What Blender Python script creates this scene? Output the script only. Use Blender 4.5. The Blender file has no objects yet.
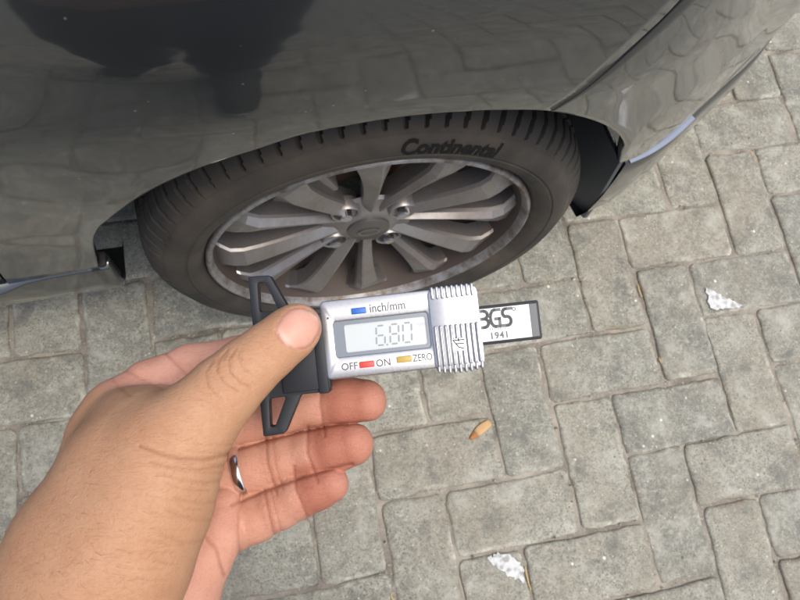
import bpy, bmesh, math, random
import numpy as np
from mathutils import Matrix, Vector

random.seed(7)
rng = np.random.default_rng(7)
R = math.radians
SC = bpy.context.scene
COL = SC.collection

# ------------------------------------------------------------------ camera
CAM = np.array([-0.60034, -0.38767, 1.08347])
CR = np.array([0.97617725, -0.17923606, 0.12228002])     # right
CD = np.array([-0.1391447, -0.94955684, -0.28103481])    # down
CF = np.array([0.1664834, 0.25732518, -0.95187553])      # forward
cam_data = bpy.data.cameras.new('camera')
cam_data.sensor_fit = 'HORIZONTAL'
cam_data.sensor_width = 36.0
cam_data.lens = 31.5
cam_data.clip_start = 0.01
cam_data.clip_end = 500.0
cam_data.dof.use_dof = True
cam_data.dof.focus_distance = 0.33
cam_data.dof.aperture_fstop = 40.0
cam = bpy.data.objects.new('camera', cam_data)
COL.objects.link(cam)
cam.matrix_world = Matrix((
    (CR[0], -CD[0], -CF[0], CAM[0]),
    (CR[1], -CD[1], -CF[1], CAM[1]),
    (CR[2], -CD[2], -CF[2], CAM[2]),
    (0, 0, 0, 1)))
SC.camera = cam

# ------------------------------------------------------------------ sky, sun, exposure
SUN_EL, SUN_AZ = R(72), R(140)       # azimuth measured from +Y towards +X
world = bpy.data.worlds.new('World')
SC.world = world
world.use_nodes = True
wn = world.node_tree
sky = wn.nodes.new('ShaderNodeTexSky')
sky.sky_type = 'NISHITA'
sky.sun_disc = False
sky.sun_elevation = SUN_EL
sky.sun_rotation = SUN_AZ
sky.air_density = 1.0
sky.dust_density = 5.0
sky.ozone_density = 1.0
bg = wn.nodes['Background']
bg.inputs['Strength'].default_value = 0.15
wn.links.new(sky.outputs['Color'], bg.inputs['Color'])
sun_data = bpy.data.lights.new('sun', 'SUN')
sun_data.energy = 1.05
sun_data.angle = R(40)
sun_data.color = (1.0, 0.965, 0.89)
sun = bpy.data.objects.new('sun', sun_data)
COL.objects.link(sun)
sd = Vector((math.sin(SUN_AZ) * math.cos(SUN_EL), math.cos(SUN_AZ) * math.cos(SUN_EL), math.sin(SUN_EL)))
sun.rotation_euler = (-sd).to_track_quat('-Z', 'Y').to_euler()
SC.view_settings.view_transform = 'Standard'
SC.view_settings.look = 'None'
SC.view_settings.exposure = 0.75
SC.view_settings.gamma = 1.0
SC.view_settings.use_curve_mapping = False
SC.cycles.use_denoising = True
SC.cycles.max_bounces = 8

# ------------------------------------------------------------------ helpers
def lin(r, g, b):
    def f(c):
        c /= 255.0
        return c / 12.92 if c <= 0.04045 else ((c + 0.055) / 1.055) ** 2.4
    return (f(r), f(g), f(b), 1.0)

def tag(o, label=None, cat=None, group=None, kind=None):
    if label: o['label'] = label
    if cat: o['category'] = cat
    if group: o['group'] = group
    if kind: o['kind'] = kind
    return o

def empty(name, loc=(0, 0, 0), parent=None):
    o = bpy.data.objects.new(name, None)
    COL.objects.link(o)
    o.location = loc
    o.empty_display_size = 0.05
    if parent: o.parent = parent
    return o

def link(name, me, mat=None, parent=None):
    o = bpy.data.objects.new(name, me)
    COL.objects.link(o)
    if mat and not me.materials: me.materials.append(mat)
    if parent: o.parent = parent
    return o

def mk(name, verts, faces, mat=None, parent=None, smooth=False, recalc=True):
    me = bpy.data.meshes.new(name)
    me.from_pydata([tuple(map(float, v)) for v in verts], [], [tuple(map(int, f)) for f in faces])
    if recalc:
        bm = bmesh.new(); bm.from_mesh(me)
        bmesh.ops.recalc_face_normals(bm, faces=bm.faces)
        bm.to_mesh(me); bm.free()
    if smooth:
        me.polygons.foreach_set('use_smooth', [True] * len(me.polygons))
    me.update()
    return link(name, me, mat, parent)

def frombm(name, bm, mat=None, parent=None, smooth=False, angle=None):
    bmesh.ops.recalc_face_normals(bm, faces=bm.faces)
    me = bpy.data.meshes.new(name)
    bm.to_mesh(me); bm.free()
    if smooth:
        me.polygons.foreach_set('use_smooth', [True] * len(me.polygons))
        if angle is not None:
            me.set_sharp_from_angle(angle=angle)
    me.update()
    return link(name, me, mat, parent)

def rbox(x0, x1, y0, y1, z0, z1, bev=0.0, seg=2):
    bm = bmesh.new()
    vs = [bm.verts.new((x, y, z)) for x in (x0, x1) for y in (y0, y1) for z in (z0, z1)]
    for f in ((0, 1, 3, 2), (4, 6, 7, 5), (0, 4, 5, 1), (2, 3, 7, 6), (0, 2, 6, 4), (1, 5, 7, 3)):
        bm.faces.new([vs[i] for i in f])
    if bev > 0:
        bmesh.ops.bevel(bm, geom=bm.edges[:], offset=bev, segments=seg, affect='EDGES', profile=0.5)
    return bm

def poly_extrude(outer, holes, z0, z1, bev=0.0):
    """flat outline (with holes) in XY, given thickness along Z"""
    bm = bmesh.new()
    edges = []
    for loop in [outer] + list(holes):
        vs = [bm.verts.new((p[0], p[1], z0)) for p in loop]
        for i in range(len(vs)):
            edges.append(bm.edges.new((vs[i], vs[(i + 1) % len(vs)])))
    bmesh.ops.triangle_fill(bm, edges=edges, use_beauty=True)
    r = bmesh.ops.extrude_face_region(bm, geom=bm.faces[:])
    for v in r['geom']:
        if isinstance(v, bmesh.types.BMVert): v.co.z = z1
    bmesh.ops.recalc_face_normals(bm, faces=bm.faces)
    if bev > 0:
        es = [e for e in bm.edges if len(e.link_faces) == 2 and e.calc_face_angle() > 0.5]
        bmesh.ops.bevel(bm, geom=es, offset=bev, segments=2, affect='EDGES', profile=0.5)
    return bm

def rrect(x0, x1, y0, y1, r, n=5):
    pts = []
    for cx, cy, a0 in ((x1 - r, y1 - r, 0), (x0 + r, y1 - r, 90), (x0 + r, y0 + r, 180), (x1 - r, y0 + r, 270)):
        for i in range(n + 1):
            a = R(a0 + 90 * i / n)
            pts.append((cx + r * math.cos(a), cy + r * math.sin(a)))
    return pts

def text_mesh(s, size, bold=0.0, extrude=0.0, xscale=1.0, shear=0.0, spacing=1.0):
    cu = bpy.data.curves.new('lettering', 'FONT')
    cu.body = s
    cu.size = size
    cu.offset = bold
    cu.extrude = extrude
    cu.shear = shear
    cu.space_character = spacing
    cu.resolution_u = 4
    cu.align_x = 'CENTER'
    o = bpy.data.objects.new('lettering', cu)
    COL.objects.link(o)
    bpy.context.view_layer.update()
    me = bpy.data.meshes.new_from_object(o.evaluated_get(bpy.context.evaluated_depsgraph_get()))
    bpy.data.objects.remove(o)
    if xscale != 1.0:
        for v in me.vertices: v.co.x *= xscale
    return me

class Mat:
    """small node-graph wrapper round a Principled material"""
    def __init__(self, name, base=(0.5, 0.5, 0.5, 1), rough=0.5, metal=0.0, **kw):
        self.m = bpy.data.materials.new(name)
        self.m.use_nodes = True
        self.t = self.m.node_tree
        self.p = self.t.nodes['Principled BSDF']
        self.p.inputs['Base Color'].default_value = base
        self.p.inputs['Roughness'].default_value = rough
        self.p.inputs['Metallic'].default_value = metal
        for k, v in kw.items():
            self.p.inputs[k.replace('_', ' ')].default_value = v
    def node(self, t, **kw):
        n = self.t.nodes.new(t)
        for k, v in kw.items(): setattr(n, k, v)
        return n
    def ln(self, a, b): self.t.links.new(a, b)
    def pos(self):
        return self.node('ShaderNodeNewGeometry').outputs['Position']
    def obj(self):
        return self.node('ShaderNodeTexCoord').outputs['Object']
    def noise(self, co, scale, detail=4, rough=0.55, dist=0.0):
        n = self.node('ShaderNodeTexNoise')
        n.inputs['Scale'].default_value = scale
        n.inputs['Detail'].default_value = detail
        n.inputs['Roughness'].default_value = rough
        n.inputs['Distortion'].default_value = dist
        self.ln(co, n.inputs['Vector'])
        return n.outputs['Fac']
    def voro(self, co, scale, feature='F1', out='Distance'):
        n = self.node('ShaderNodeTexVoronoi', feature=feature)
        n.inputs['Scale'].default_value = scale
        self.ln(co, n.inputs['Vector'])
        return n.outputs[out]
    def ramp(self, fac, stops):
        n = self.node('ShaderNodeValToRGB')
        e = n.color_ramp.elements
        while len(e) < len(stops): e.new(0.5)
        for i, (p, c) in enumerate(stops):
            e[i].position = p
            e[i].color = c if len(c) == 4 else (*c, 1)
        self.ln(fac, n.inputs['Fac'])
        return n.outputs['Color']
    def mix(self, fac, a, b, mode='MIX'):
        n = self.node('ShaderNodeMix', data_type='RGBA', blend_type=mode)
        for i, v in ((0, fac), (6, a), (7, b)):
            if hasattr(v, 'is_linked') or hasattr(v, 'links'): self.ln(v, n.inputs[i])
            else: n.inputs[i].default_value = v
        return n.outputs[2]
    def math(self, op, a, b=0.0, clamp=False):
        n = self.node('ShaderNodeMath', operation=op, use_clamp=clamp)
        for i, v in ((0, a), (1, b)):
            if hasattr(v, 'links'): self.ln(v, n.inputs[i])
            else: n.inputs[i].default_value = v
        return n.outputs[0]
    def bump(self, h, strength=0.3, dist=0.002, normal=None):
        n = self.node('ShaderNodeBump')
        n.inputs['Strength'].default_value = strength
        n.inputs['Distance'].default_value = dist
        self.ln(h, n.inputs['Height'])
        if normal is not None: self.ln(normal, n.inputs['Normal'])
        return n.outputs['Normal']
    def set(self, name, sock): self.ln(sock, self.p.inputs[name])
BW = lambda v: (v, v, v, 1)
# ------------------------------------------------------------------ ground and pavers
m = Mat('joint_sand', rough=0.95)
co = m.pos()
n1 = m.noise(co, 17, 5); n2 = m.noise(co, 260, 3)
c = m.ramp(n1, [(0.3, (0.095, 0.085, 0.07)), (0.68, (0.31, 0.285, 0.235))])
c = m.mix(m.ramp(n2, [(0.55, BW(0)), (0.72, BW(1))]), c, (0.33, 0.3, 0.24, 1))
m.set('Base Color', c)
m.set('Normal', m.bump(n2, 0.6, 0.003))
SAND = m.m

m = Mat('paver_concrete', rough=0.9)
co = m.pos()
oi = m.node('ShaderNodeObjectInfo').outputs['Random']
big = m.noise(co, 7, 5, 0.6)
mid = m.noise(co, 50, 6, 0.72, 0.15)
fine = m.noise(co, 330, 3, 0.7)
blot = m.noise(co, 16, 5, 0.7, 0.25)
tint = m.ramp(oi, [(0.0, (0.145, 0.155, 0.147)), (0.35, (0.215, 0.222, 0.201)), (0.7, (0.25, 0.237, 0.204)), (1.0, (0.325, 0.325, 0.285))])
c = m.mix(m.ramp(mid, [(0.3, BW(0)), (0.7, BW(1))]), m.mix(0.6, tint, (0.12, 0.12, 0.11, 1)), m.mix(0.45, tint, (0.46, 0.44, 0.39, 1)))
gr = m.noise(co, 150, 4, 0.7)
c = m.mix(m.math('MULTIPLY', m.ramp(gr, [(0.52, BW(0)), (0.68, BW(1))]), 0.55), c, (0.46, 0.44, 0.385, 1))
c = m.mix(m.math('MULTIPLY', m.ramp(gr, [(0.32, BW(1)), (0.46, BW(0))]), 0.5), c, (0.105, 0.102, 0.09, 1))
c = m.mix(m.ramp(fine, [(0.32, BW(1)), (0.5, BW(0))]), c, (0.10, 0.097, 0.085, 1))
c = m.mix(m.math('MULTIPLY', m.ramp(big, [(0.4, BW(0)), (0.62, BW(1))]), 0.4), c, (0.235, 0.205, 0.165, 1))
c = m.mix(m.math('MULTIPLY', m.ramp(blot, [(0.52, BW(0)), (0.68, BW(1))]), 0.6), c, (0.40, 0.395, 0.365, 1))
c = m.mix(m.math('MULTIPLY', m.ramp(blot, [(0.34, BW(1)), (0.46, BW(0))]), 0.6), c, (0.10, 0.10, 0.098, 1))
sp = m.voro(co, 120)
spm = m.math('MULTIPLY', m.ramp(sp, [(0.10, BW(1)), (0.2, BW(0))]), m.ramp(m.noise(co, 60, 2), [(0.5, BW(0)), (0.6, BW(1))]))
c = m.mix(m.math('MULTIPLY', spm, 0.8), c, (0.55, 0.52, 0.45, 1))
sp2 = m.voro(co, 33)
spm2 = m.math('MULTIPLY', m.ramp(sp2, [(0.05, BW(1)), (0.1, BW(0))]), m.ramp(m.noise(co, 23, 3), [(0.5, BW(0)), (0.55, BW(1))]))
c = m.mix(spm2, c, (0.62, 0.6, 0.55, 1))
ed = m.node('ShaderNodeAttribute', attribute_name='edge').outputs['Fac']
c = m.mix(m.math('MULTIPLY', ed, m.math('MULTIPLY', m.ramp(m.noise(co, 13, 3), [(0.5, BW(0)), (0.64, BW(0.85))]), m.ramp(mid, [(0.4, BW(0.1)), (0.6, BW(0.9))]))), c, (0.52, 0.5, 0.45, 1))
c = m.mix(m.math('MULTIPLY', ed, m.ramp(m.noise(co, 10, 3), [(0.36, BW(0.55)), (0.46, BW(0))])), c, (0.16, 0.12, 0.08, 1))
c = m.mix(1.0, c, (0.965, 0.985, 0.92, 1), 'MULTIPLY')
m.set('Base Color', c)
h = m.math('ADD', m.math('MULTIPLY', mid, 0.6), m.math('ADD', m.math('MULTIPLY', fine, 0.35), m.math('MULTIPLY', spm, 0.2)))
m.set('Normal', m.bump(h, 0.9, 0.0035))
m.set('Roughness', m.ramp(mid, [(0.3, BW(0.78)), (0.7, BW(0.95))]))
PAVER = m.m

ground = tag(mk('ground', [(-150, -150, -0.0048), (150, -150, -0.0048), (150, 150, -0.0048), (-150, 150, -0.0048)], [(0, 1, 2, 3)], SAND), kind='structure')

def paver_geo(seed, L=0.1962, W=0.0962, n=(14, 7)):
    r = np.random.default_rng(seed)
    hx, hy = L / 2, W / 2
    cr = 0.006 + 0.004 * r.random()
    base = []
    per = []
    def side(a, b, k):
        for i in range(k):
            t = i / k
            per.append((a[0] + (b[0] - a[0]) * t, a[1] + (b[1] - a[1]) * t))
    c_ = cr
    side((-hx + c_, -hy), (hx - c_, -hy), n[0]); per.append((hx - c_, -hy)); per.append((hx - c_ * .3, -hy + c_ * .3))
    side((hx, -hy + c_), (hx, hy - c_), n[1]); per.append((hx, hy - c_)); per.append((hx - c_ * .3, hy - c_ * .3))
    side((hx - c_, hy), (-hx + c_, hy), n[0]); per.append((-hx + c_, hy)); per.append((-hx + c_ * .3, hy - c_ * .3))
    side((-hx, hy - c_), (-hx, -hy + c_), n[1]); per.append((-hx, -hy + c_)); per.append((-hx + c_ * .3, -hy + c_ * .3))
    P = np.array(per); N = len(P)
    ctr = P / np.linalg.norm(P, axis=1)[:, None]
    j = r.normal(0, 0.0009, N)
    for q in range(3):
        a = r.integers(N); wd = r.integers(2, 4)
        for k in range(-wd, wd + 1): j[(a + k) % N] -= r.random() * 0.003 * (1 - abs(k) / (wd + 1))
    wob = 0.0012 * np.sin(np.linspace(0, 2 * np.pi, N, endpoint=False) * 3 + r.random() * 6)
    P0 = P + ctr * (j + wob)[:, None]
    bev = 0.0032 + 0.0018 * r.random(N)
    P1 = P0 - ctr * bev[:, None] * 0.4
    P2 = P0 - ctr * bev[:, None] * 1.4
    zt = r.normal(0, 0.0005, N)
    vs = [(x, y, -0.05) for x, y in P0] + [(x, y, -0.0045) for x, y in P0] + [(x, y, -0.0014 + z) for (x, y), z in zip(P1, zt)] + [(x, y, 0.0 + 0.4 * z) for (x, y), z in zip(P2, zt)] + [(x, y, 0.0004) for x, y in P0 - ctr * 0.011]
    fs = []
    for l in range(4):
        for i in range(N):
            k = (i + 1) % N
            fs.append((l * N + i, l * N + k, (l + 1) * N + k, (l + 1) * N + i))
    fs.append(tuple(4 * N + i for i in range(N)))
    return vs, fs

def proj(p):
    d = np.array(p) - CAM
    z = d @ CF
    return 400 + 700 * (d @ CR) / z, 300 + 700 * (d @ CD) / z

PM = []
for k in range(9):
    v, f = paver_geo(100 + k)
    me = bpy.data.meshes.new('paver')
    me.from_pydata(v, [], f)
    me.polygons.foreach_set('use_smooth', [True] * len(me.polygons))
    me.set_sharp_from_angle(angle=R(50))
    ea = me.attributes.new('edge', 'FLOAT', 'POINT')
    nn_ = len(v) // 5
    ea.data.foreach_set('value', np.repeat([1.0, 1.0, 1.0, 0.7, 0.0], nn_).astype(np.float32))
    me.materials.append(PAVER)
    PM.append(me)
far_v, far_f = [], []
fv, ff = paver_geo(5, n=(2, 1))
fv = np.array(fv)
n_in = 0
for b in range(-34, 30):
    for a in range(-36, 28):
        for kind in ('h', 'v'):
            if (a - b) % 4 != (0 if kind == 'h' else 3): continue
            # lattice (a right, b towards the camera), 0.1 m pitch
            cx, cy = (a + 1.0, b + 0.5) if kind == 'h' else (a + 0.5, b + 1.0)
            x, y = cx * 0.1, -cy * 0.1
            rot = (0 if kind == 'h' else math.pi / 2) + (math.pi if random.random() < 0.5 else 0) + random.gauss(0, 0.008)
            jx, jy = random.gauss(0, 0.0012), random.gauss(0, 0.0012)
            hx, hy = (0.1, 0.05) if kind == 'h' else (0.05, 0.1)
            cs = [proj((x + sx * hx, y + sy * hy, 0)) for sx in (-1, 1) for sy in (-1, 1)]
            seen = any(-15 < q[0] < 815 and -15 < q[1] < 615 for q in cs) and y < 0.55
            z = random.gauss(0, 0.0012)
            if seen:
                o = link('paver', PM[n_in % len(PM)], None, ground)
                o.location = (x + jx, y + jy, z)
                o.rotation_euler = (random.gauss(0, 0.006), random.gauss(0, 0.006), rot)
                n_in += 1
            else:
                cr_, sr_ = math.cos(rot), math.sin(rot)
                q = fv.copy()
                q[:, 0] = fv[:, 0] * cr_ - fv[:, 1] * sr_ + x + jx
                q[:, 1] = fv[:, 0] * sr_ + fv[:, 1] * cr_ + y + jy
                q[:, 2] += z
                off = len(far_v)
                far_v.extend(q.tolist())
                far_f.extend([tuple(i + off for i in g) for g in ff])
print('pavers in view', n_in)
tag(mk('surrounding_pavers', far_v, far_f, PAVER, ground, recalc=False), kind='stuff')
# beyond the modelled paving the same concrete colour carries on to the horizon
def ring_sheet(r0x, r1x, r0y, r1y, far, z):
    v = [(-far, -far, z), (far, -far, z), (far, far, z), (-far, far, z), (r0x, r0y, z), (r1x, r0y, z), (r1x, r1y, z), (r0x, r1y, z)]
    return v, [(0, 1, 5, 4), (1, 2, 6, 5), (2, 3, 7, 6), (3, 0, 4, 7)]
v, f = ring_sheet(-3.6, 2.8, -2.95, 3.4, 150, -0.002)
tag(mk('far_pavement', v, f, PAVER), kind='structure')

# grit and chips lying in the joints and on the pavers
m = Mat('grit', rough=0.9)
oi = m.noise(m.pos(), 150, 1)
m.set('Base Color', m.ramp(oi, [(0.35, (0.12, 0.1, 0.08)), (0.5, (0.42, 0.36, 0.28)), (0.62, (0.6, 0.57, 0.5))]))
gv, gf = [], []
for k in range(900):
    if k % 3 == 0:
        x, y = random.uniform(-1.1, 0.55), random.uniform(-0.8, 0.35)
    else:
        u = round(random.uniform(-11, 6)); w = random.uniform(-4, 9)
        x, y = (u * 0.1 + random.gauss(0, 0.002), -w * 0.1) if random.random() < .5 else (random.uniform(-1.1, 0.55), -round(random.uniform(-4, 8)) * 0.1 + random.gauss(0, 0.002))
    s = abs(random.gauss(0, 0.0009)) + 0.0007
    o = len(gv)
    a0 = random.random() * 6
    for q in range(5):
        a = a0 + q * 1.257
        gv.append((x + s * math.cos(a) * random.uniform(.6, 1.2), y + s * math.sin(a) * random.uniform(.6, 1.2), -0.001))
    gv.append((x, y, 0.0012 + s * .8))
    gf += [(o + q, o + (q + 1) % 5, o + 5) for q in range(5)]
tag(mk('grit', gv, gf, m.m), 'fine stone grit and sand scattered over the paving joints', 'grit', kind='stuff')
# ------------------------------------------------------------------ implicit-surface tools (for the person)
def smin(a, b, k):
    if k <= 0: return np.minimum(a, b)
    h = np.maximum(k - np.abs(a - b), 0.0) / k
    return np.minimum(a, b) - h * h * k * 0.25

class Field:
    """distance field on a regular grid; all lengths in one unit"""
    def __init__(self, lo, hi, h):
        self.lo, self.h = np.array(lo, float), h
        self.n = np.ceil((np.array(hi) - self.lo) / h).astype(int) + 1
        self.big = 40 * h
        self.V = np.full(self.n, self.big, np.float32)
    def clone(self):
        o = Field.__new__(Field)
        o.lo, o.h, o.n, o.big = self.lo, self.h, self.n, self.big
        o.V = np.full(self.n, self.big, np.float32)
        return o
    def box(self, lo, hi):
        a = np.clip(np.floor((np.array(lo) - self.lo) / self.h).astype(int), 0, self.n - 1)
        b = np.clip(np.ceil((np.array(hi) - self.lo) / self.h).astype(int) + 1, 1, self.n)
        b = np.maximum(b, a + 1)
        sl = tuple(slice(i, j) for i, j in zip(a, b))
        ax = [self.lo[i] + self.h * np.arange(a[i], b[i], dtype=np.float32) for i in range(3)]
        return sl, ax[0][:, None, None], ax[1][None, :, None], ax[2][None, None, :]
    def cone(self, p, q, ra, rb, k=0.0, flat=None):
        p, q = np.array(p, float), np.array(q, float)
        m = max(ra, rb) + k + 6 * self.h
        sl, X, Y, Z = self.box(np.minimum(p, q) - m, np.maximum(p, q) + m)
        d = q - p; L2 = max(d @ d, 1e-12)
        t = np.clip(((X - p[0]) * d[0] + (Y - p[1]) * d[1] + (Z - p[2]) * d[2]) / L2, 0, 1)
        ex, ey, ez = X - p[0] - t * d[0], Y - p[1] - t * d[1], Z - p[2] - t * d[2]
        if flat is not None:                      # (unit axis, factor): squash along the axis
            ax, fct = flat
            c = ex * ax[0] + ey * ax[1] + ez * ax[2]
            g = c * (1.0 / fct - 1.0)
            ex, ey, ez = ex + g * ax[0], ey + g * ax[1], ez + g * ax[2]
        D = np.sqrt(ex * ex + ey * ey + ez * ez) - (ra + (rb - ra) * t)
        self.V[sl] = smin(self.V[sl], D.astype(np.float32), k)
    def chain(self, pts, k=0.0, **kw):
        for a, b in zip(pts[:-1], pts[1:]):
            self.cone(a[:3], b[:3], a[3], b[3], k, **kw)
    def merge(self, other, k=0.0):
        self.V = smin(self.V, other.V, k)
    def mesh(self):
        V = self.V; n = V.shape
        s = V < 0
        c = np.zeros((n[0] - 1, n[1] - 1, n[2] - 1), np.int8)
        for i in (0, 1):
            for j in (0, 1):
                for l in (0, 1):
                    c += s[i:n[0] - 1 + i, j:n[1] - 1 + j, l:n[2] - 1 + l]
        act = np.argwhere((c > 0) & (c < 8))
        idx = np.full(c.shape, -1, np.int32)
        idx[act[:, 0], act[:, 1], act[:, 2]] = np.arange(len(act))
        acc = np.zeros((len(act), 3)); cnt = np.zeros(len(act))
        for ax in range(3):
            o1, o2 = [q for q in range(3) if q != ax]
            for i in (0, 1):
                for j in (0, 1):
                    A = act.copy(); A[:, o1] += i; A[:, o2] += j
                    B = A.copy(); B[:, ax] += 1
                    va = V[A[:, 0], A[:, 1], A[:, 2]].astype(float); vb = V[B[:, 0], B[:, 1], B[:, 2]].astype(float)
                    cr = (va < 0) != (vb < 0)
                    t = np.where(cr, va / np.where(cr, va - vb, 1), 0)
                    P = A.astype(float); P[:, ax] += t
                    acc[cr] += P[cr]; cnt[cr] += 1
        verts = self.lo + self.h * acc / cnt[:, None]
        faces = []
        for ax in range(3):
            o1, o2 = [(1, 2), (2, 0), (0, 1)][ax]
            lo = [slice(None)] * 3; hi = [slice(None)] * 3
            lo[ax] = slice(0, -1); hi[ax] = slice(1, None)
            for q in (o1, o2): lo[q] = slice(1, -1); hi[q] = slice(1, -1)
            sa, sb = s[tuple(lo)], s[tuple(hi)]
            E = np.argwhere(sa != sb)
            flip = sa[E[:, 0], E[:, 1], E[:, 2]]
            E[:, o1] += 1; E[:, o2] += 1
            def at(i, j):
                Q = E.copy(); Q[:, o1] -= i; Q[:, o2] -= j
                return idx[Q[:, 0], Q[:, 1], Q[:, 2]]
            q = np.stack([at(1, 1), at(0, 1), at(0, 0), at(1, 0)], 1)
            q[~flip] = q[~flip][:, ::-1]
            faces.append(q)
        F = np.concatenate(faces)
        F = F[(F >= 0).all(1)]
        return verts, F

def np_mesh(name, verts, faces, smooth=True):
    me = bpy.data.meshes.new(name)
    me.vertices.add(len(verts)); me.vertices.foreach_set('co', np.asarray(verts, np.float32).ravel())
    nf = len(faces)
    me.loops.add(nf * 4); me.loops.foreach_set('vertex_index', faces.astype(np.int32).ravel())
    me.polygons.add(nf)
    me.polygons.foreach_set('loop_start', np.arange(0, nf * 4, 4, dtype=np.int32))
    me.polygons.foreach_set('use_smooth', np.full(nf, smooth))
    me.update(calc_edges=True)
    me.validate()
    return me

def cam2world(P):
    """camera frame (x right, y down, z forward; millimetres) to world metres"""
    P = np.asarray(P) / 1000.0
    return CAM + P[..., 0:1] * CR + P[..., 1:2] * CD + P[..., 2:3] * CF

def J(px, py, d, r=None):
    x, y = (px - 400) / 700 * d, (py - 300) / 700 * d
    return (x, y, d) if r is None else (x, y, d, r)

# ---- the left hand and forearm, in the camera frame, millimetres
def build_hand(h=0.8):
    lo, hi = (-215, -5, 235), (8, 190, 352)
    F = Field(lo, hi, h)
    # radial side: thumb metacarpal and wrist
    F.chain([J(30, 760, 262, 29), J(88, 620, 268, 29), J(118, 560, 271, 27), J(148, 500, 274, 24), J(170, 452, 277, 20.5)], 8)
    # back of the hand, index metacarpal
    F.chain([J(-25, 745, 285, 28), J(55, 590, 300, 26), J(92, 505, 308, 20), J(114, 436, 312, 17), J(122, 414, 314, 15)], 12)
    F.chain([J(35, 640, 274, 25.5), J(84, 545, 281, 24), J(126, 465, 286, 19.5), J(148, 428, 291, 15)], 16)
    # palm and heel of the hand
    F.chain([J(70, 720, 305, 25), J(140, 640, 310, 24), J(172, 590, 316, 20), J(196, 548, 322, 15)], 10)
    F.chain([J(140, 600, 318, 20), J(168, 530, 330, 14), J(178, 500, 334, 12)], 8)
    F.chain([J(110, 560, 312, 20), J(150, 470, 330, 14), J(165, 452, 334, 12)], 8)
    F.cone(J(150, 560, 318), J(175, 470, 322), 16, 12, 8)
    # web between thumb and index
    F.cone(J(135, 425, 300), J(178, 404, 304), 13, 7, 12)
    # fingers
    G = F.clone()
    def finger(pts, k=2.5):
        f = F.clone()
        f.chain(pts, k)
        return f
    f = finger([J(120, 412, 316, 14), J(150, 388, 319, 12.6), J(192, 370, 322, 11.8), J(240, 361, 326, 11.4), J(288, 346, 326, 9.8), J(318, 342, 324, 8.4)])
    G.merge(f, 0.6)
    f = finger([J(165, 448, 336, 13), J(205, 430, 338, 12.6), J(248, 417, 338, 12.4), J(284, 409, 335, 12), J(318, 403, 330, 11.3), J(345, 401, 326.5, 10.9), J(365, 401, 324, 10)])
    G.merge(f, 0.6)
    f = finger([J(180, 492, 337, 13), J(215, 479, 337, 12.4), J(256, 467, 336, 12.6), J(288, 459, 333, 12), J(315, 452, 329, 11.7), J(336, 447, 325.5, 11.1), J(352, 444, 323, 10)])
    G.merge(f, 0.6)
    f = finger([J(196, 542, 330, 13), J(228, 528, 332, 12), J(256, 516, 332, 11.8), J(280, 505, 329, 10.8), J(300, 495, 326, 10.3), J(318, 488, 323.5, 9.6), J(330, 484, 321.5, 8.6)])
    G.merge(f, 0.6)
    # pads of the palm at the finger roots
    P = F.clone()
    P.chain([J(222, 505, 327, 9.5), J(219, 530, 324, 11.5), J(205, 556, 320, 13)], 6)
    G.merge(P, 1.2)
    F.merge(G, 5)
    # thumb
    T = F.clone()
    T.chain([J(170, 452, 277, 20.5), J(199, 418, 278, 15.8), J(224, 391, 280, 13.8), J(247, 369, 283, 12.2), J(270, 350, 286.5, 11.1), J(290, 334, 289, 10.4), J(298, 327, 290, 9.7)], 4)
    F.merge(T, 7)
    # creases and folds: shallow grooves along lines on the skin
    def groove(line, depth, width, zr):
        L = np.array([J(px, py, 300)[:2] for px, py in line]) / 300.0
        lo2 = L.min(0) - 6 * width / 300; hi2 = L.max(0) + 6 * width / 300
        sl, X, Y, Z = F.box((min(lo2[0] * zr[0], lo2[0] * zr[1]), min(lo2[1] * zr[0], lo2[1] * zr[1]), zr[0]),
                            (max(hi2[0] * zr[0], hi2[0] * zr[1]), max(hi2[1] * zr[0], hi2[1] * zr[1]), zr[1]))
        u, v = X / Z, Y / Z
        best = np.full(np.broadcast(u, v).shape, 1e9, np.float32)
        for a, b in zip(L[:-1], L[1:]):
            d = b - a
            t = np.clip(((u - a[0]) * d[0] + (v - a[1]) * d[1]) / (d @ d), 0, 1)
            best = np.minimum(best, (u - a[0] - t * d[0]) ** 2 + (v - a[1] - t * d[1]) ** 2)
        F.V[sl] += (depth * np.exp(-best / (width / 300) ** 2)).astype(np.float32)
    for g in GROOVES: groove(*g)
    # thumb nail: a plate with its own edge, slightly sunk at the cuticle
    V, Q = F.mesh()
    return F, V, Q

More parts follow.
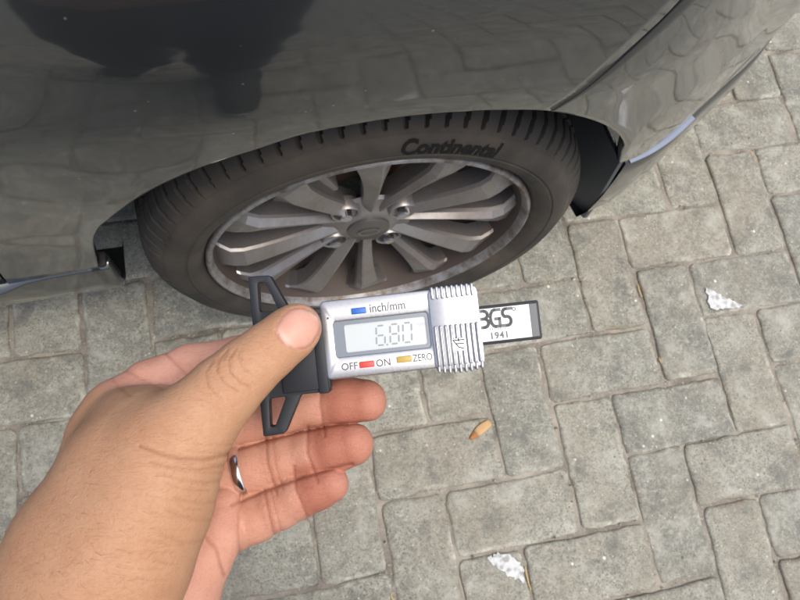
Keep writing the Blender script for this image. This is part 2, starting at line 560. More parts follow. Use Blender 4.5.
GROOVES = [
    ([(324, 376), (320, 402), (325, 436)], 0.55, 0.6, (305, 345)),
    ([(308, 426), (307, 452), (318, 482)], 0.55, 0.6, (305, 345)),
    ([(294, 466), (296, 490), (310, 522)], 0.55, 0.6, (305, 345)),
    ([(266, 432), (267, 462), (277, 495)], 0.5, 0.55, (305, 345)),
    ([(272, 432), (275, 462), (283, 490)], 0.3, 0.5, (305, 345)),
    ([(264, 490), (269, 515), (277, 545)], 0.5, 0.55, (305, 345)),
    ([(271, 490), (276, 512), (284, 538)], 0.3, 0.5, (305, 345)),
    # thumb joint wrinkles
    ([(228, 350), (219, 360), (217, 371), (224, 383), (238, 391)], 0.44, 0.5, (250, 300)),
    ([(236, 349), (229, 360), (230, 372), (240, 382), (250, 387)], 0.48, 0.5, (250, 300)),
    ([(214, 360), (206, 372), (208, 386), (220, 399)], 0.34, 0.5, (250, 300)),
    ([(224, 360), (228, 354), (236, 354), (243, 360)], 0.34, 0.4, (250, 300)),
    ([(242, 348), (238, 357), (243, 368), (252, 374)], 0.31, 0.4, (250, 300)),
    # folds at the thumb base
    ([(240, 445), (226, 455), (205, 460), (182, 459), (160, 454), (140, 446)], 0.71, 0.75, (245, 300)),
    ([(238, 458), (222, 466), (198, 470), (168, 467), (150, 462)], 0.44, 0.6, (245, 300)),
    ([(230, 478), (208, 483), (180, 480), (160, 473)], 0.27, 0.6, (245, 300)),
    ([(222, 500), (200, 504), (175, 498)], 0.20, 0.6, (245, 300)),
    ([(216, 520), (192, 520), (165, 510)], 0.20, 0.7, (245, 300)),
    ([(205, 540), (185, 543), (160, 535)], 0.20, 0.7, (245, 300)),
    ([(230.7, 444.4), (218.4, 444.7), (206.2, 444.9), (193.9, 443.8)], 0.23, 0.35, (245, 300)),
    ([(234.3, 453.4), (220.7, 453.8), (207.1, 451.8), (193.5, 451.7)], 0.19, 0.47, (245, 300)),
    ([(226.7, 464.1), (210.4, 464.3), (194.1, 462.7), (177.8, 461.2)], 0.09, 0.47, (245, 300)),
    ([(222.7, 472.8), (203.7, 472.8), (184.6, 472.1), (165.5, 465.8)], 0.16, 0.49, (245, 300)),
    ([(209.2, 484.3), (200.0, 484.2), (190.9, 483.4), (181.7, 478.7)], 0.13, 0.40, (245, 300)),
    ([(209.6, 490.3), (194.5, 490.3), (179.3, 488.5), (164.2, 482.3)], 0.23, 0.50, (245, 300)),
    ([(203.0, 501.0), (184.2, 501.0), (165.4, 499.6), (146.6, 494.7)], 0.12, 0.47, (245, 300)),
    ([(201.4, 509.4), (193.2, 509.4), (185.0, 509.8), (176.8, 502.5)], 0.15, 0.33, (245, 300)),
    ([(205.5, 516.8), (186.5, 517.0), (167.6, 517.3), (148.6, 510.4)], 0.14, 0.48, (245, 300)),
    ([(189.7, 529.9), (169.0, 530.6), (148.4, 528.4), (127.7, 529.1)], 0.12, 0.38, (245, 300)),
    ([(180.5, 536.7), (172.6, 537.2), (164.7, 533.9), (156.8, 528.9)], 0.15, 0.39, (245, 300)),
    ([(184.7, 545.1), (169.4, 545.4), (154.2, 542.4), (138.9, 540.5)], 0.16, 0.44, (245, 300)),
    ([(175.6, 552.4), (155.2, 552.8), (134.9, 553.1), (114.5, 548.6)], 0.18, 0.30, (245, 300)),
    ([(177.3, 563.7), (169.2, 564.1), (161.0, 561.9), (152.9, 560.3)], 0.21, 0.45, (245, 300)),
    ([(164.6, 569.1), (148.2, 569.7), (131.9, 568.2), (115.5, 563.8)], 0.14, 0.37, (245, 300)),
    ([(165.9, 579.9), (150.6, 580.4), (135.4, 577.8), (120.1, 579.2)], 0.18, 0.45, (245, 300)),
    # index base creases
    ([(156, 344), (172, 360), (188, 377), (200, 390)], 0.5, 0.6, (295, 330)),
    ([(114, 364), (136, 376), (160, 388), (178, 402)], 0.35, 0.7, (280, 330)),
    ([(106, 372), (120, 388), (140, 404), (150, 410)], 0.3, 0.7, (280, 330)),
    # dark clefts between the fingers
    ([(228, 452), (262, 442), (300, 432), (340, 424), (372, 422)], 0.8, 0.7, (305, 350)),
    ([(232, 505), (262, 492), (300, 478), (330, 469), (352, 464)], 0.8, 0.7, (305, 350)),
    # palm
    ([(204, 536), (216, 549), (224, 575)], 0.6, 0.8, (295, 345)),
    ([(241, 495), (238, 525), (240, 556)], 0.4, 0.6, (305, 345)),
]

NAIL = [(276, 331), (279, 338), (286, 345), (296, 349.5), (306, 348), (312, 344), (317.5, 335), (320.5, 325), (318, 317), (311, 311), (301, 307.5), (292, 309.5), (284, 315), (279, 323)]
GROOVES += [
    (NAIL[:7], 0.6, 0.5, (250, 300)),
    (NAIL[-5:] + NAIL[:2], 0.36, 0.5, (250, 300)),
    (NAIL[6:11], 0.22, 0.4, (250, 300)),
]

def seg_dist(P, chain):
    best = np.full(len(P), 1e9)
    for a, b in zip(chain[:-1], chain[1:]):
        p, q = np.array(a[:3]), np.array(b[:3]); d = q - p
        t = np.clip(((P - p) @ d) / (d @ d), 0, 1)
        best = np.minimum(best, np.linalg.norm(P - p - t[:, None] * d, axis=1) - (a[3] + (b[3] - a[3]) * t))
    return best

def in_poly(u, v, poly):
    s = np.zeros(len(u), bool)
    for (x0, y0), (x1, y1) in zip(poly, poly[1:] + poly[:1]):
        c = ((y0 > v) != (y1 > v)) & (u < (x1 - x0) * (v - y0) / (y1 - y0 + 1e-12) + x0)
        s ^= c
    return s

def sig(x): return 1 / (1 + np.exp(-np.clip(x, -30, 30)))

def skin_tone(V):
    """tan back of the hand, pink palm and finger pads, redder finger ends and creases with shade painted in, pale nail"""
    u = 400 + 700 * V[:, 0] / V[:, 2]; v = 300 + 700 * V[:, 1] / V[:, 2]; z = V[:, 2]
    tan_c = [[J(30, 760, 262, 29), J(88, 620, 268, 29), J(118, 560, 271, 27), J(170, 452, 277, 20), J(225, 390, 280, 13), J(298, 327, 290, 9)],
             [J(-25, 745, 285, 28), J(55, 590, 300, 26), J(92, 505, 308, 20), J(118, 430, 305, 17)]]
    pink_c = [[J(132, 398, 316, 13), J(192, 371, 322, 11), J(318, 342, 324, 8)],
              [J(165, 448, 336, 12), J(248, 414, 338, 12), J(365, 401, 322, 10)],
              [J(180, 492, 337, 13), J(256, 467, 336, 12), J(352, 444, 321, 10)],
              [J(196, 542, 330, 13), J(256, 516, 332, 11), J(330, 484, 320, 8)],
              [J(222, 505, 327, 10), J(205, 556, 320, 14), J(172, 590, 318, 19), J(140, 640, 312, 22), J(70, 720, 308, 22)]]
    dt = np.min([seg_dist(V, c) for c in tan_c], 0); dp = np.min([seg_dist(V, c) for c in pink_c], 0)
    w = sig((dt - dp) / 1.6)
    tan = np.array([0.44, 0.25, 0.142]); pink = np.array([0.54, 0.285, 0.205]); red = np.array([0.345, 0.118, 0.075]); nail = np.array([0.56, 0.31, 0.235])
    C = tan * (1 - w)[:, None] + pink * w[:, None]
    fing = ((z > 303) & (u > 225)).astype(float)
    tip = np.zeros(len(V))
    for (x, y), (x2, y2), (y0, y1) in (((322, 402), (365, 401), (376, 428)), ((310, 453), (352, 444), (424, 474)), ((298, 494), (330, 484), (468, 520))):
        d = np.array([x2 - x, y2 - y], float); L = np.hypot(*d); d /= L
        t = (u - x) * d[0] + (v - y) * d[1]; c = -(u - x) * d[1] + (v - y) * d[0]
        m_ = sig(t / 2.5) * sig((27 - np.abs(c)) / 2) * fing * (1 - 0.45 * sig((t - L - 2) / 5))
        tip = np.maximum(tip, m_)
    # finger ends redder, their shade mixed into the colour
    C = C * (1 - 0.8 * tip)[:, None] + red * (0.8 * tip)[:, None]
    dn = np.full(len(V), 1e9)
    for (x0, y0), (x1, y1) in zip(NAIL, NAIL[1:] + NAIL[:1]):
        dx, dy = x1 - x0, y1 - y0
        t = np.clip(((u - x0) * dx + (v - y0) * dy) / (dx * dx + dy * dy), 0, 1)
        dn = np.minimum(dn, np.hypot(u - x0 - t * dx, v - y0 - t * dy))
    dn = np.where(in_poly(u, v, NAIL), dn, -dn)
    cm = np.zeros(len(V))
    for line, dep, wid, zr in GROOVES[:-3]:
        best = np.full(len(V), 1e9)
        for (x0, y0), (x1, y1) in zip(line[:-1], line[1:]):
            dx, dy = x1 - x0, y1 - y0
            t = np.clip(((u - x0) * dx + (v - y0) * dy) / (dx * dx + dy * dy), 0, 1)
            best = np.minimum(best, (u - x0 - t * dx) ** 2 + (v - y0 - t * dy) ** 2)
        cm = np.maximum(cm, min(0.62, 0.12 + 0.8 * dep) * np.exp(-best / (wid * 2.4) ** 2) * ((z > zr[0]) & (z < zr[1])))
    C = C * (1 - cm[:, None] * np.array([0.42, 0.55, 0.6]))  # shade in creases and finger clefts painted as darker, redder skin
    nm = sig(dn / 0.7) * (z < 300)
    lun = sig((4.0 - ((u - 286) * 0.77 - (v - 343) * 0.64)) / 1.2)
    free = sig((((u - 286) * 0.77 - (v - 343) * 0.64) - 38.5) / 0.8)
    NC = nail[None] * (1 - 0.45 * lun - 0.5 * free)[:, None] + np.array([0.8, 0.6, 0.52]) * (0.45 * lun)[:, None] + np.array([0.78, 0.68, 0.58]) * (0.5 * free)[:, None]
    C = C * (1 - nm)[:, None] + NC * nm[:, None]
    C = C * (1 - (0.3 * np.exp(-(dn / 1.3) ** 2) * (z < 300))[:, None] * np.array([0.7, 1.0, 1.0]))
    return C, nm
# ------------------------------------------------------------------ car
m = Mat('grey_metallic_paint', (0.04, 0.04, 0.041, 1), 0.33, 0.7, Coat_Weight=1.0, Coat_Roughness=0.03, Coat_IOR=1.75)
co = m.pos()
flake = m.noise(co, 2600, 1)
film = m.noise(co, 5, 5, 0.6)
c = m.mix(m.math('MULTIPLY', film, 0.3), (0.032, 0.037, 0.042, 1), (0.075, 0.077, 0.076, 1))
dst = m.math('MULTIPLY', m.ramp(m.voro(co, 70), [(0.045, BW(1)), (0.09, BW(0))]), m.ramp(m.noise(co, 19, 3), [(0.52, BW(0)), (0.58, BW(1))]))
smp = m.node('ShaderNodeMapping'); smp.inputs['Scale'].default_value = (1.0, 1.0, 9.0); smp.inputs['Rotation'].default_value = (0.0, 0.5, 0.0)
m.ln(co, smp.inputs['Vector'])
scr_ = m.math('MULTIPLY', m.ramp(m.noise(smp.outputs['Vector'], 26, 5, 0.7), [(0.70, BW(0)), (0.74, BW(1))]), m.ramp(m.noise(co, 7, 2), [(0.5, BW(0)), (0.6, BW(1))]))
wear = m.math('ADD', m.math('MULTIPLY', dst, 0.6), m.math('MULTIPLY', scr_, 0.5), True)
c = m.mix(wear, c, (0.33, 0.32, 0.3, 1))
m.set('Base Color', c)
m.set('Coat Weight', m.math('SUBTRACT', 1.0, m.math('MULTIPLY', wear, 0.7)))
m.set('Coat Roughness', m.ramp(m.noise(co, 14, 5, 0.65), [(0.35, BW(0.04)), (0.8, BW(0.085))]))
m.set('Coat Normal', m.bump(m.noise(co, 60, 2), 0.02, 0.0006))
PAINT = m.m
m = Mat('liner_plastic', (0.012, 0.012, 0.013, 1), 0.75)
n = m.noise(m.pos(), 30, 4)
m.set('Base Color', m.mix(m.ramp(n, [(0.45, BW(0)), (0.7, BW(1))]), (0.010, 0.010, 0.011, 1), (0.045, 0.04, 0.034, 1)))
LINER = m.m
FLAP = Mat('flap_plastic', (0.075, 0.083, 0.095, 1), 0.5).m
CHROME = Mat('bright_trim', (0.42, 0.43, 0.45, 1), 0.3, 0.9).m

car = tag(empty('car', (-0.485, 0.70, 0.0)), 'dark grey car parked on the paving, wheel and fender in view', 'car')
def ckid(o, parent=None):
    if parent is None:
        o.parent = car
        o.matrix_parent_inverse = Matrix.Translation((0.485, -0.70, 0))
    else:
        o.parent = parent
    return o

YC = 0.72       # centre line of the car
PL = np.array([(-1.75, -.088), (-1.2, -.078), (-.95, -.0725), (-.8, -.068), (-.485, -.068), (-.3, -.066), (-.2, -.058), (-.13, -.042), (-.08, -.02), (-.03, .013), (.01, .043), (.1, .1), (.14, .132), (.2, .187), (.27, .265), (.32, .36), (.352, .5), (.362, YC)])
def cr_spline(P, n=24):
    out = []
    Q = np.vstack([2 * P[0] - P[1], P, 2 * P[-1] - P[-2]])
    for i in range(1, len(Q) - 2):
        for j in range(n):
            t = j / n
            out.append(0.5 * (2 * Q[i] + (Q[i + 1] - Q[i - 1]) * t + (2 * Q[i - 1] - 5 * Q[i] + 4 * Q[i + 1] - Q[i + 2]) * t * t + (3 * Q[i] - Q[i - 1] - 3 * Q[i + 1] + Q[i + 2]) * t ** 3))
    out.append(P[-1])
    return np.array(out)
PLs = cr_spline(PL)
_L = np.concatenate([[0], np.cumsum(np.linalg.norm(np.diff(PLs, axis=0), axis=1))])
_t = np.linspace(0, _L[-1], 1500)
PLs = np.stack([np.interp(_t, _L, PLs[:, k]) for k in (0, 1)], -1)
_sg = 0.035 / (_t[1] - _t[0]); _w = np.exp(-0.5 * (np.arange(-int(3 * _sg), int(3 * _sg) + 1) / _sg) ** 2); _w /= _w.sum(); _n = len(_w) // 2
_pad = np.vstack([2 * PLs[0] - PLs[_n:0:-1], PLs, np.stack([PLs[-2:-_n - 2:-1, 0], 2 * YC - PLs[-2:-_n - 2:-1, 1]], -1)])
PLs = np.stack([np.convolve(_pad[:, k], _w, 'valid') for k in (0, 1)], -1)
arc_s = np.concatenate([[0], np.cumsum(np.linalg.norm(np.diff(PLs, axis=0), axis=1))])
arc_s = arc_s - np.interp(-0.485, PLs[:, 0], arc_s) - 0.485
S_END = arc_s[-1]
tang = np.gradient(PLs, arc_s, axis=0); tang /= np.linalg.norm(tang, axis=1)[:, None]
for _ in range(3):
    tang[1:-1] = (tang[:-2] + 2 * tang[1:-1] + tang[2:]) / 4
tang /= np.linalg.norm(tang, axis=1)[:, None]
zk = np.array([.12, .16, .22, .30, .34, .40, .50, .58, .64, .70, .75, .79, .83, .87])
d_side = np.array([-.004, .004, -.001, .000, .003, .013, .031, .044, .050, .0495, .043, .030, .004, -.04])
d_front = np.array([-.02, .004, .004, .000, -.002, -.002, -.014, -.04, -.068, -.10, -.128, -.155, -.19, -.24])
def pchip(x, X, Y):
    x = np.clip(x, X[0], X[-1])
    h = np.diff(X); dl = np.diff(Y) / h
    mm = np.zeros(len(X)); mm[1:-1] = np.where(dl[:-1] * dl[1:] > 0, 2 * dl[:-1] * dl[1:] / np.where(dl[:-1] + dl[1:] == 0, 1, dl[:-1] + dl[1:]), 0)
    mm[0], mm[-1] = dl[0], dl[-1]
    i = np.clip(np.searchsorted(X, x) - 1, 0, len(X) - 2)
    t = (x - X[i]) / h[i]
    return (2 * t ** 3 - 3 * t ** 2 + 1) * Y[i] + (t ** 3 - 2 * t ** 2 + t) * h[i] * mm[i] + (-2 * t ** 3 + 3 * t ** 2) * Y[i + 1] + (t ** 3 - t ** 2) * h[i] * mm[i + 1]
def smooth(x, a, b):
    t = np.clip((x - a) / (b - a), 0, 1); return t * t * (3 - 2 * t)
def side(s, z):
    s, z = np.asarray(s, float), np.asarray(z, float)
    x = np.interp(s, arc_s, PLs[:, 0]); y = np.interp(s, arc_s, PLs[:, 1])
    tx = np.interp(s, arc_s, tang[:, 0]); ty = np.interp(s, arc_s, tang[:, 1])
    w = smooth(s, -0.34, 0.03)
    d = pchip(z, zk, d_side) * (1 - w) + pchip(z, zk, d_front) * w
    # soft shoulder hollow running rearwards over the door and the back of the fender
    d = d - 0.010 * np.exp(-((z - 0.70 + 0.10 * (s + 0.80)) / 0.035) ** 2) * smooth(-s, 0.66, 0.86)
    # shoulder crease: above it the panel leans in
    zc = np.interp(s, [-1.7, -1.1, -.73, -.66, -.57, -.5, -.3, 0.], [.76, .74, .722, .703, .715, .735, .80, .9])
    d = d - 0.24 * 0.007 * np.logaddexp(0, (z - zc) / 0.007)
    return np.stack([x + ty * d, y - tx * d, z], -1)

ARCH = np.array([(-0.8103,-0.0680,0.2449),(-0.7936,-0.0750,0.3261),(-0.7714,-0.0880,0.3980),(-0.7415,-0.1000,0.4574),(-0.7019,-0.1080,0.5117),(-0.6665,-0.1120,0.5454),(-0.6352,-0.1140,0.5666),(-0.5995,-0.1160,0.5855),(-0.5684,-0.1170,0.6011),(-0.5304,-0.1178,0.6100),(-0.4921,-0.1180,0.6149),(-0.4525,-0.1178,0.6147),(-0.4103,-0.1170,0.6089),(-0.3624,-0.1140,0.5942),(-0.3115,-0.1070,0.5607),(-0.2636,-0.0970,0.5133),(-0.2243,-0.0860,0.4578),(-0.2041,-0.0760,0.4126),(-0.1829,-0.0650,0.3674)])
AS = cr_spline(ARCH, 12)
a_len = np.concatenate([[0], np.cumsum(np.linalg.norm(np.diff(AS, axis=0), axis=1))])
i_seam = int(np.argmin(np.abs(AS[:, 0] + 0.3624) + (AS[:, 2] < .5)))
def resample(P, n):
    P = np.asarray(P, float)
    L = np.concatenate([[0], np.cumsum(np.linalg.norm(np.diff(P, axis=0), axis=1))])
    t = np.linspace(0, L[-1], n)
    return np.stack([np.interp(t, L, P[:, k]) for k in range(P.shape[1])], -1)
def grid_faces(nu, nv):
    return [(i * nv + j, (i + 1) * nv + j, (i + 1) * nv + j + 1, i * nv + j + 1) for i in range(nu - 1) for j in range(nv - 1)]
def mirror(name, v, f, mat, parent=None, smooth_=True):
    w = np.array(v).copy(); w[:, 1] = 2 * YC - w[:, 1]
    return ckid(mk(name, w, [tuple(reversed(g)) for g in f], mat, None, smooth_, recalc=False), parent)

def ruled(inner3, outer2, nr, bow=None, ease=1.6):
    """patch between the wheel-arch edge (3-D points) and an outer line in (s, z)"""
    n = len(inner3)
    si = inner3[:, 0]; zi = inner3[:, 2]
    # match s so that the base surface has the same x as the edge
    for _ in range(4):
        b = side(si, zi); si = si + (inner3[:, 0] - b[:, 0])
    res = inner3 - side(si, zi)
    V = np.zeros((n, nr, 3))
    for j in range(nr):
        r = (j / (nr - 1)) ** ease
        s = si * (1 - r) + outer2[:, 0] * r; z = zi * (1 - r) + outer2[:, 1] * r
        if bow is not None:
            s = s + bow[0] * math.sin(math.pi * r); z = z + bow[1] * math.sin(math.pi * r)
        dist = np.hypot(s - si, z - zi)
        P = side(s, z) + res * np.exp(-(dist / 0.07) ** 2)[:, None]
        V[:, j] = P
    for _ in range(6):
        V[1:-1, 1:-1] = 0.5 * V[1:-1, 1:-1] + 0.125 * (V[2:, 1:-1] + V[:-2, 1:-1] + V[1:-1, 2:] + V[1:-1, :-2])
    return V
def with_edges(V, depth=0.012, start=True, end=True):
    """turn panel edges inwards so that panels have thickness: adds a return strip along the wheel arch and the two side seams"""
    n, nr, _ = V.shape
    W = np.zeros((n + 2, nr + 2, 3))
    W[1:-1, 2:] = V
    inward = np.array([0, 1.0, 0])
    c = np.array([-0.485, 0, 0.29])
    e = V[:, 0]
    rad = e - c; rad[:, 1] = 0; rad /= np.linalg.norm(rad, axis=1)[:, None]
    W[1:-1, 1] = e - rad * 0.0015 + inward * 0.003
    W[1:-1, 0] = e + inward * 0.022 + rad * 0.002
    W[0] = W[1] + inward * depth; W[-1] = W[-2] + inward * depth
    return W.reshape(-1, 3), grid_faces(n + 2, nr + 2), (n + 2, nr + 2)

# fender
n1 = 90
inn = resample(AS[:i_seam + 1], n1)
out = resample(np.array([(-.915, .235), (-.905, .30), (-.93, .40), (-1.0, .55), (-1.03, .72), (-1.05, .87), (-.8, .87), (-.5, .87), (-.33, .86), (-.285, .80)]), n1)
V = ruled(inn, out, 34)
v, f, _ = with_edges(V, 0.012)
fender = ckid(mk('fender', v, f, PAINT, None, True)); mirror('fender', v, f, PAINT)
# bumper: from the seam round to the front
n2 = 80
AS2 = np.vstack([AS[i_seam:]])
inn = resample(AS2, n2)
inn[:, 0] += np.linspace(0.0014, 0, n2) ; inn[:, 2] -= np.linspace(0.0008, 0, n2)
lip_z = 0.318
out = resample(np.array([(-.2832, .80), (-.20, .79), (0.0, .73), (.25, .68), (S_END - .2, .66), (S_END, .66), (S_END, .5), (S_END, lip_z), (S_END - .25, lip_z), (.30, .305), (.13, .30), (.03, .312)]), n2)
V = ruled(inn, out, 44, ease=1.25)
v, f, _ = with_edges(V, 0.012)
ckid(mk('front_bumper', v, f, PAINT, None, True)); mirror('front_bumper', v, f, PAINT)
# lower lip of the bumper, with a bright strip along its upper edge
ss = np.concatenate([np.linspace(-.148, .12, 40), np.linspace(.14, S_END, 30)])
zt = np.interp(ss, [-.148, -.11, -.05, 0.03, .13, .3, S_END], [.326, .318, .309, .300, .287, .28, .28])
rows = []
for r, off in ((0.0, -.010), (0.02, 0.001), (.2, .004), (.5, .006), (.8, .004), (1.0, -.002), (1.0, -.03)):
    z = zt * (1 - r) + 0.150 * r
    P = side(ss, z); P2 = side(ss, np.full_like(z, .30))
    tx = np.interp(ss, arc_s, tang[:, 0]); ty = np.interp(ss, arc_s, tang[:, 1])
    P = np.stack([P[:, 0] + ty * off, P[:, 1] - tx * off, z], -1)
    rows.append(P)
V = np.stack(rows, 1)
v = V.reshape(-1, 3); f = grid_faces(V.shape[0], V.shape[1])
lip = ckid(mk('bumper_lip', v, f, PAINT, None, True)); mirror('bumper_lip', v, f, PAINT)
ss2 = np.linspace(-.146, -.01, 30)
zt2 = np.interp(ss2, [-.148, -.11, -.05, 0.03], [.329, .321, .312, .303])
rows = []
tx = np.interp(ss2, arc_s, tang[:, 0]); ty = np.interp(ss2, arc_s, tang[:, 1])
for dz, off in ((-.0008, -.004), (-.0008, .0038), (0.0004, .0046), (.0014, .0038), (.0018, -.004)):
    P = side(ss2, zt2); rows.append(np.stack([P[:, 0] + ty * off, P[:, 1] - tx * off, zt2 + dz], -1))
V = np.stack(rows, 1)
ckid(mk('trim_strip', V.reshape(-1, 3), grid_faces(V.shape[0], V.shape[1]), CHROME, None, True))

# sill below the fender and door
ss = np.linspace(-1.75, -.800, 40)
rows = []
zt = np.interp(ss, [-1.75, -.915, -.80], [.235, .2315, .239])
for r, off in ((0, -.012), (0.0, 'L'), (.06, 'L'), (.5, .004), (.85, .002), (1.0, -.006), (1.0, -.06)):
    z = zt * (1 - r) + .155 * r
    if off == 'L': off = 0.014 * smooth(-ss, .885, .95)
    P = side(ss, np.full_like(z, .24)); rows.append(np.stack([P[:, 0], P[:, 1] - off, z], -1))
V = np.stack(rows, 1)
V = np.concatenate([V, V[-1:] + np.array([0.002, 0.010, 0])], 0)
v = V.reshape(-1, 3); f = grid_faces(V.shape[0], V.shape[1])
ckid(mk('sill', v, f, PAINT, None, True)); mirror('sill', v, f, PAINT)
# sill clip bracket at the arch end
ckid(frombm('sill_bracket', rbox(-.813, -.801, -.0655, -.045, .165, .243, 0.004), LINER, None, True, R(40)))

# front door
de = resample(np.array([(-.9175, .238), (-.9095, .30), (-.9345, .40), (-1.0045, .55), (-1.0345, .72), (-1.0545, .87)]), 40)
rows = []
for k in range(24):
    r = k / 23
    s = de[:, 0] * (1 - r) - 1.74 * r
    rows.append(side(s, np.maximum(de[:, 1], 0)))
V = np.stack(rows, 1)
V = np.concatenate([V[:, :1] + np.array([0, 0.012, 0]), V], 1)
v = V.reshape(-1, 3); f = grid_faces(V.shape[0], V.shape[1])
ckid(mk('front_door', v, f, PAINT, None, True)); mirror('front_door', v, f, PAINT)

# bonnet, windscreen, roof edge: simple continuation above the picture
ss = np.linspace(-1.05, S_END, 60)
e = side(ss, np.where(ss < -.285, .87, np.interp(ss, [-.285, 0, .25, S_END], [.80, .73, .68, .66])))
rows = []
for k in range(16):
    r = k / 15
    x = e[:, 0]; y = e[:, 1] * (1 - r) + YC * r
    zc = np.interp(x, [-1.05, -.3, .1, .36], [.99, .93, .82, .66])
    z = e[:, 2] + (zc - e[:, 2]) * math.sin(r * math.pi / 2)
    rows.append(np.stack([x, y, z + 0.0], -1))
V = np.stack(rows, 1)
v = V.reshape(-1, 3) + np.array([0, 0.004, 0.0]); f = grid_faces(V.shape[0], V.shape[1])
ckid(mk('bonnet', v, f, PAINT, None, True)); mirror('bonnet', v, f, PAINT)
GLASS = Mat('car_glass', (0.02, 0.025, 0.026, 1), 0.03).m
ckid(mk('windscreen', [(-1.04, .02, .88), (-1.04, 2 * YC - .02, .88), (-1.75, 2 * YC - .16, 1.32), (-1.75, .16, 1.32), (-1.0, YC, .985), (-1.72, YC, 1.36)], [(0, 4, 5, 3), (4, 1, 2, 5)], GLASS, None, True))
ckid(mk('side_window', [(-1.07, -.01, .875), (-1.75, -.02, .875), (-1.75, .15, 1.31)], [(0, 1, 2)], GLASS))
ckid(frombm('underbody', rbox(-1.74, .08, .20, 2 * YC - .16, .19, .24, 0.01), LINER))
ckid(frombm('bulkhead', rbox(-1.0, -.86, .0, 2 * YC - .0, .20, .82, 0.01), LINER))
ckid(frombm('bulkhead', rbox(-.12, .1, .22, 2 * YC - .22, .22, .6, 0.01), LINER))

# wheel-arch liner
c = np.array([-0.485, 0.29])
vv, n = [], 60
prof = [(-.050, .333), (-.02, .345), (.10, .345), (.16, .33), (.165, .30)]
for i in range(n):
    t = R(10 + 172 * i / (n - 1))
    ri = 0.0025 * math.sin(i * 1.3)
    for y, r in prof:
        vv.append((c[0] + (r + ri) * math.cos(t) * (0.955 if math.cos(t) > 0.5 else 1.0), y, c[1] + (r + ri) * math.sin(t)))
ckid(mk('wheel_arch_liner', vv, grid_faces(n, len(prof)), LINER, None, True))
mirror('wheel_arch_liner', vv, grid_faces(n, len(prof)), LINER)

# mud flap at the front of the arch
fl = np.array([[(-.170, -.054, .345), (-.182, .0, .35), (-.190, .06, .35)],
               [(-.156, -.052, .27), (-.170, -.0, .27), (-.180, .06, .27)],
               [(-.141, -.049, .19), (-.158, -.012, .19), (-.170, .05, .19)],
               [(-.131, -.044, .135), (-.1475, -.018, .132), (-.160, .03, .14)]])
th = np.array([0.005, 0.0, 0])
v = np.concatenate([fl.reshape(-1, 3), fl.reshape(-1, 3) + th]); f = grid_faces(4, 3) + [tuple(i + 12 for i in reversed(g)) for g in grid_faces(4, 3)]
per = [0, 1, 2, 5, 8, 11, 10, 9, 6, 3]
f += [(per[i], per[(i + 1) % 10], per[(i + 1) % 10] + 12, per[i] + 12) for i in range(10)]
bm = bmesh.new(); bv = [bm.verts.new(p) for p in v]
for g in f: bm.faces.new([bv[i] for i in g])
bmesh.ops.subdivide_edges(bm, edges=bm.edges[:], cuts=2, use_grid_fill=True, smooth=0.6)
ckid(frombm('mud_flap', bm, FLAP, None, True, R(50)))
# ------------------------------------------------------------------ wheel (local frame: axle = local -Y outwards, centre at origin)
WR, TR = 0.2, 0.272
wheel = ckid(empty('wheel'))
wheel.matrix_basis = Matrix.Translation((-0.480, -0.0905, 0.2695)) @ Matrix.Rotation(R(0.8), 4, 'Z') @ Matrix.Rotation(R(-3.8), 4, 'X')
m = Mat('tyre_rubber', (0.02, 0.02, 0.02, 1), 0.8)
co = m.obj()
d1 = m.noise(co, 9, 5, 0.6, 0.5); d2 = m.noise(co, 60, 4)
sep = m.node('ShaderNodeSeparateXYZ'); m.ln(co, sep.inputs[0])
rr = m.math('SQRT', m.math('ADD', m.math('MULTIPLY', sep.outputs[0], sep.outputs[0]), m.math('MULTIPLY', sep.outputs[2], sep.outputs[2])))
band = m.ramp(m.math('DIVIDE', rr, 0.28), [(0.70, BW(0.85)), (0.80, BW(0.35)), (0.88, BW(0.55)), (0.93, BW(0.08))])
dm = m.math('MULTIPLY', m.math('MULTIPLY', m.ramp(d1, [(0.38, BW(0.12)), (0.66, BW(1))]), band), m.math('ADD', 0.5, m.math('MULTIPLY', d2, 0.5)))
m.set('Base Color', m.mix(dm, (0.017, 0.016, 0.0145, 1), (0.15, 0.115, 0.08, 1)))
m.set('Normal', m.bump(d2, 0.2, 0.001))
RUB = m.m
# tyre: y negative = outer side
prof = [(0.012, 0.196), (0.004, 0.2005), (-0.002, 0.205), (-0.0085, 0.2115), (-0.0125, 0.219), (-0.0135, 0.2275), (-0.0125, 0.2285), (-0.0125, 0.231), (-0.0135, 0.2325), (-0.0125, 0.244), (-0.0095, 0.2535), (-0.0055, 0.2600), (-0.0042, 0.2605), (-0.0015, 0.2660), (0.003, 0.2725), (0.009, 0.2795), (0.014, 0.2835), (0.022, 0.2870), (0.032, 0.2890), (0.0375, 0.2898), (0.038, 0.283), (0.046, 0.283), (0.0465, 0.2904), (0.07, 0.292), (0.0705, 0.285), (0.079, 0.285), (0.0795, 0.292), (0.104, 0.292), (0.1045, 0.285), (0.113, 0.285), (0.1135, 0.2904), (0.15, 0.287), (0.165, 0.28), (0.178, 0.262), (0.184, 0.235), (0.178, 0.21), (0.17, 0.197)]
prof = [(y, r if r < 0.2 else 0.2 + (r - 0.2) * 0.783) for y, r in prof]
NA = 880; NB = 80
vv = []
for i in range(NA):
    t = 2 * math.pi * i / NA
    fr = (i * NB / NA)
    for y, r in prof:
        rr_ = r
        if r > 0.2501:
            ph = (fr + (y - 0.02) * 7.0) % 1.0
            w = 1.0 if 0.1 < ph < 0.30 else 0.0
            if r > 0.2512 and y < 0.16: rr_ = r - 0.008 * w * min(1.0, (r - 0.2501) / 0.005)
        vv.append((rr_ * math.cos(t), y, rr_ * math.sin(t)))
k = len(prof)
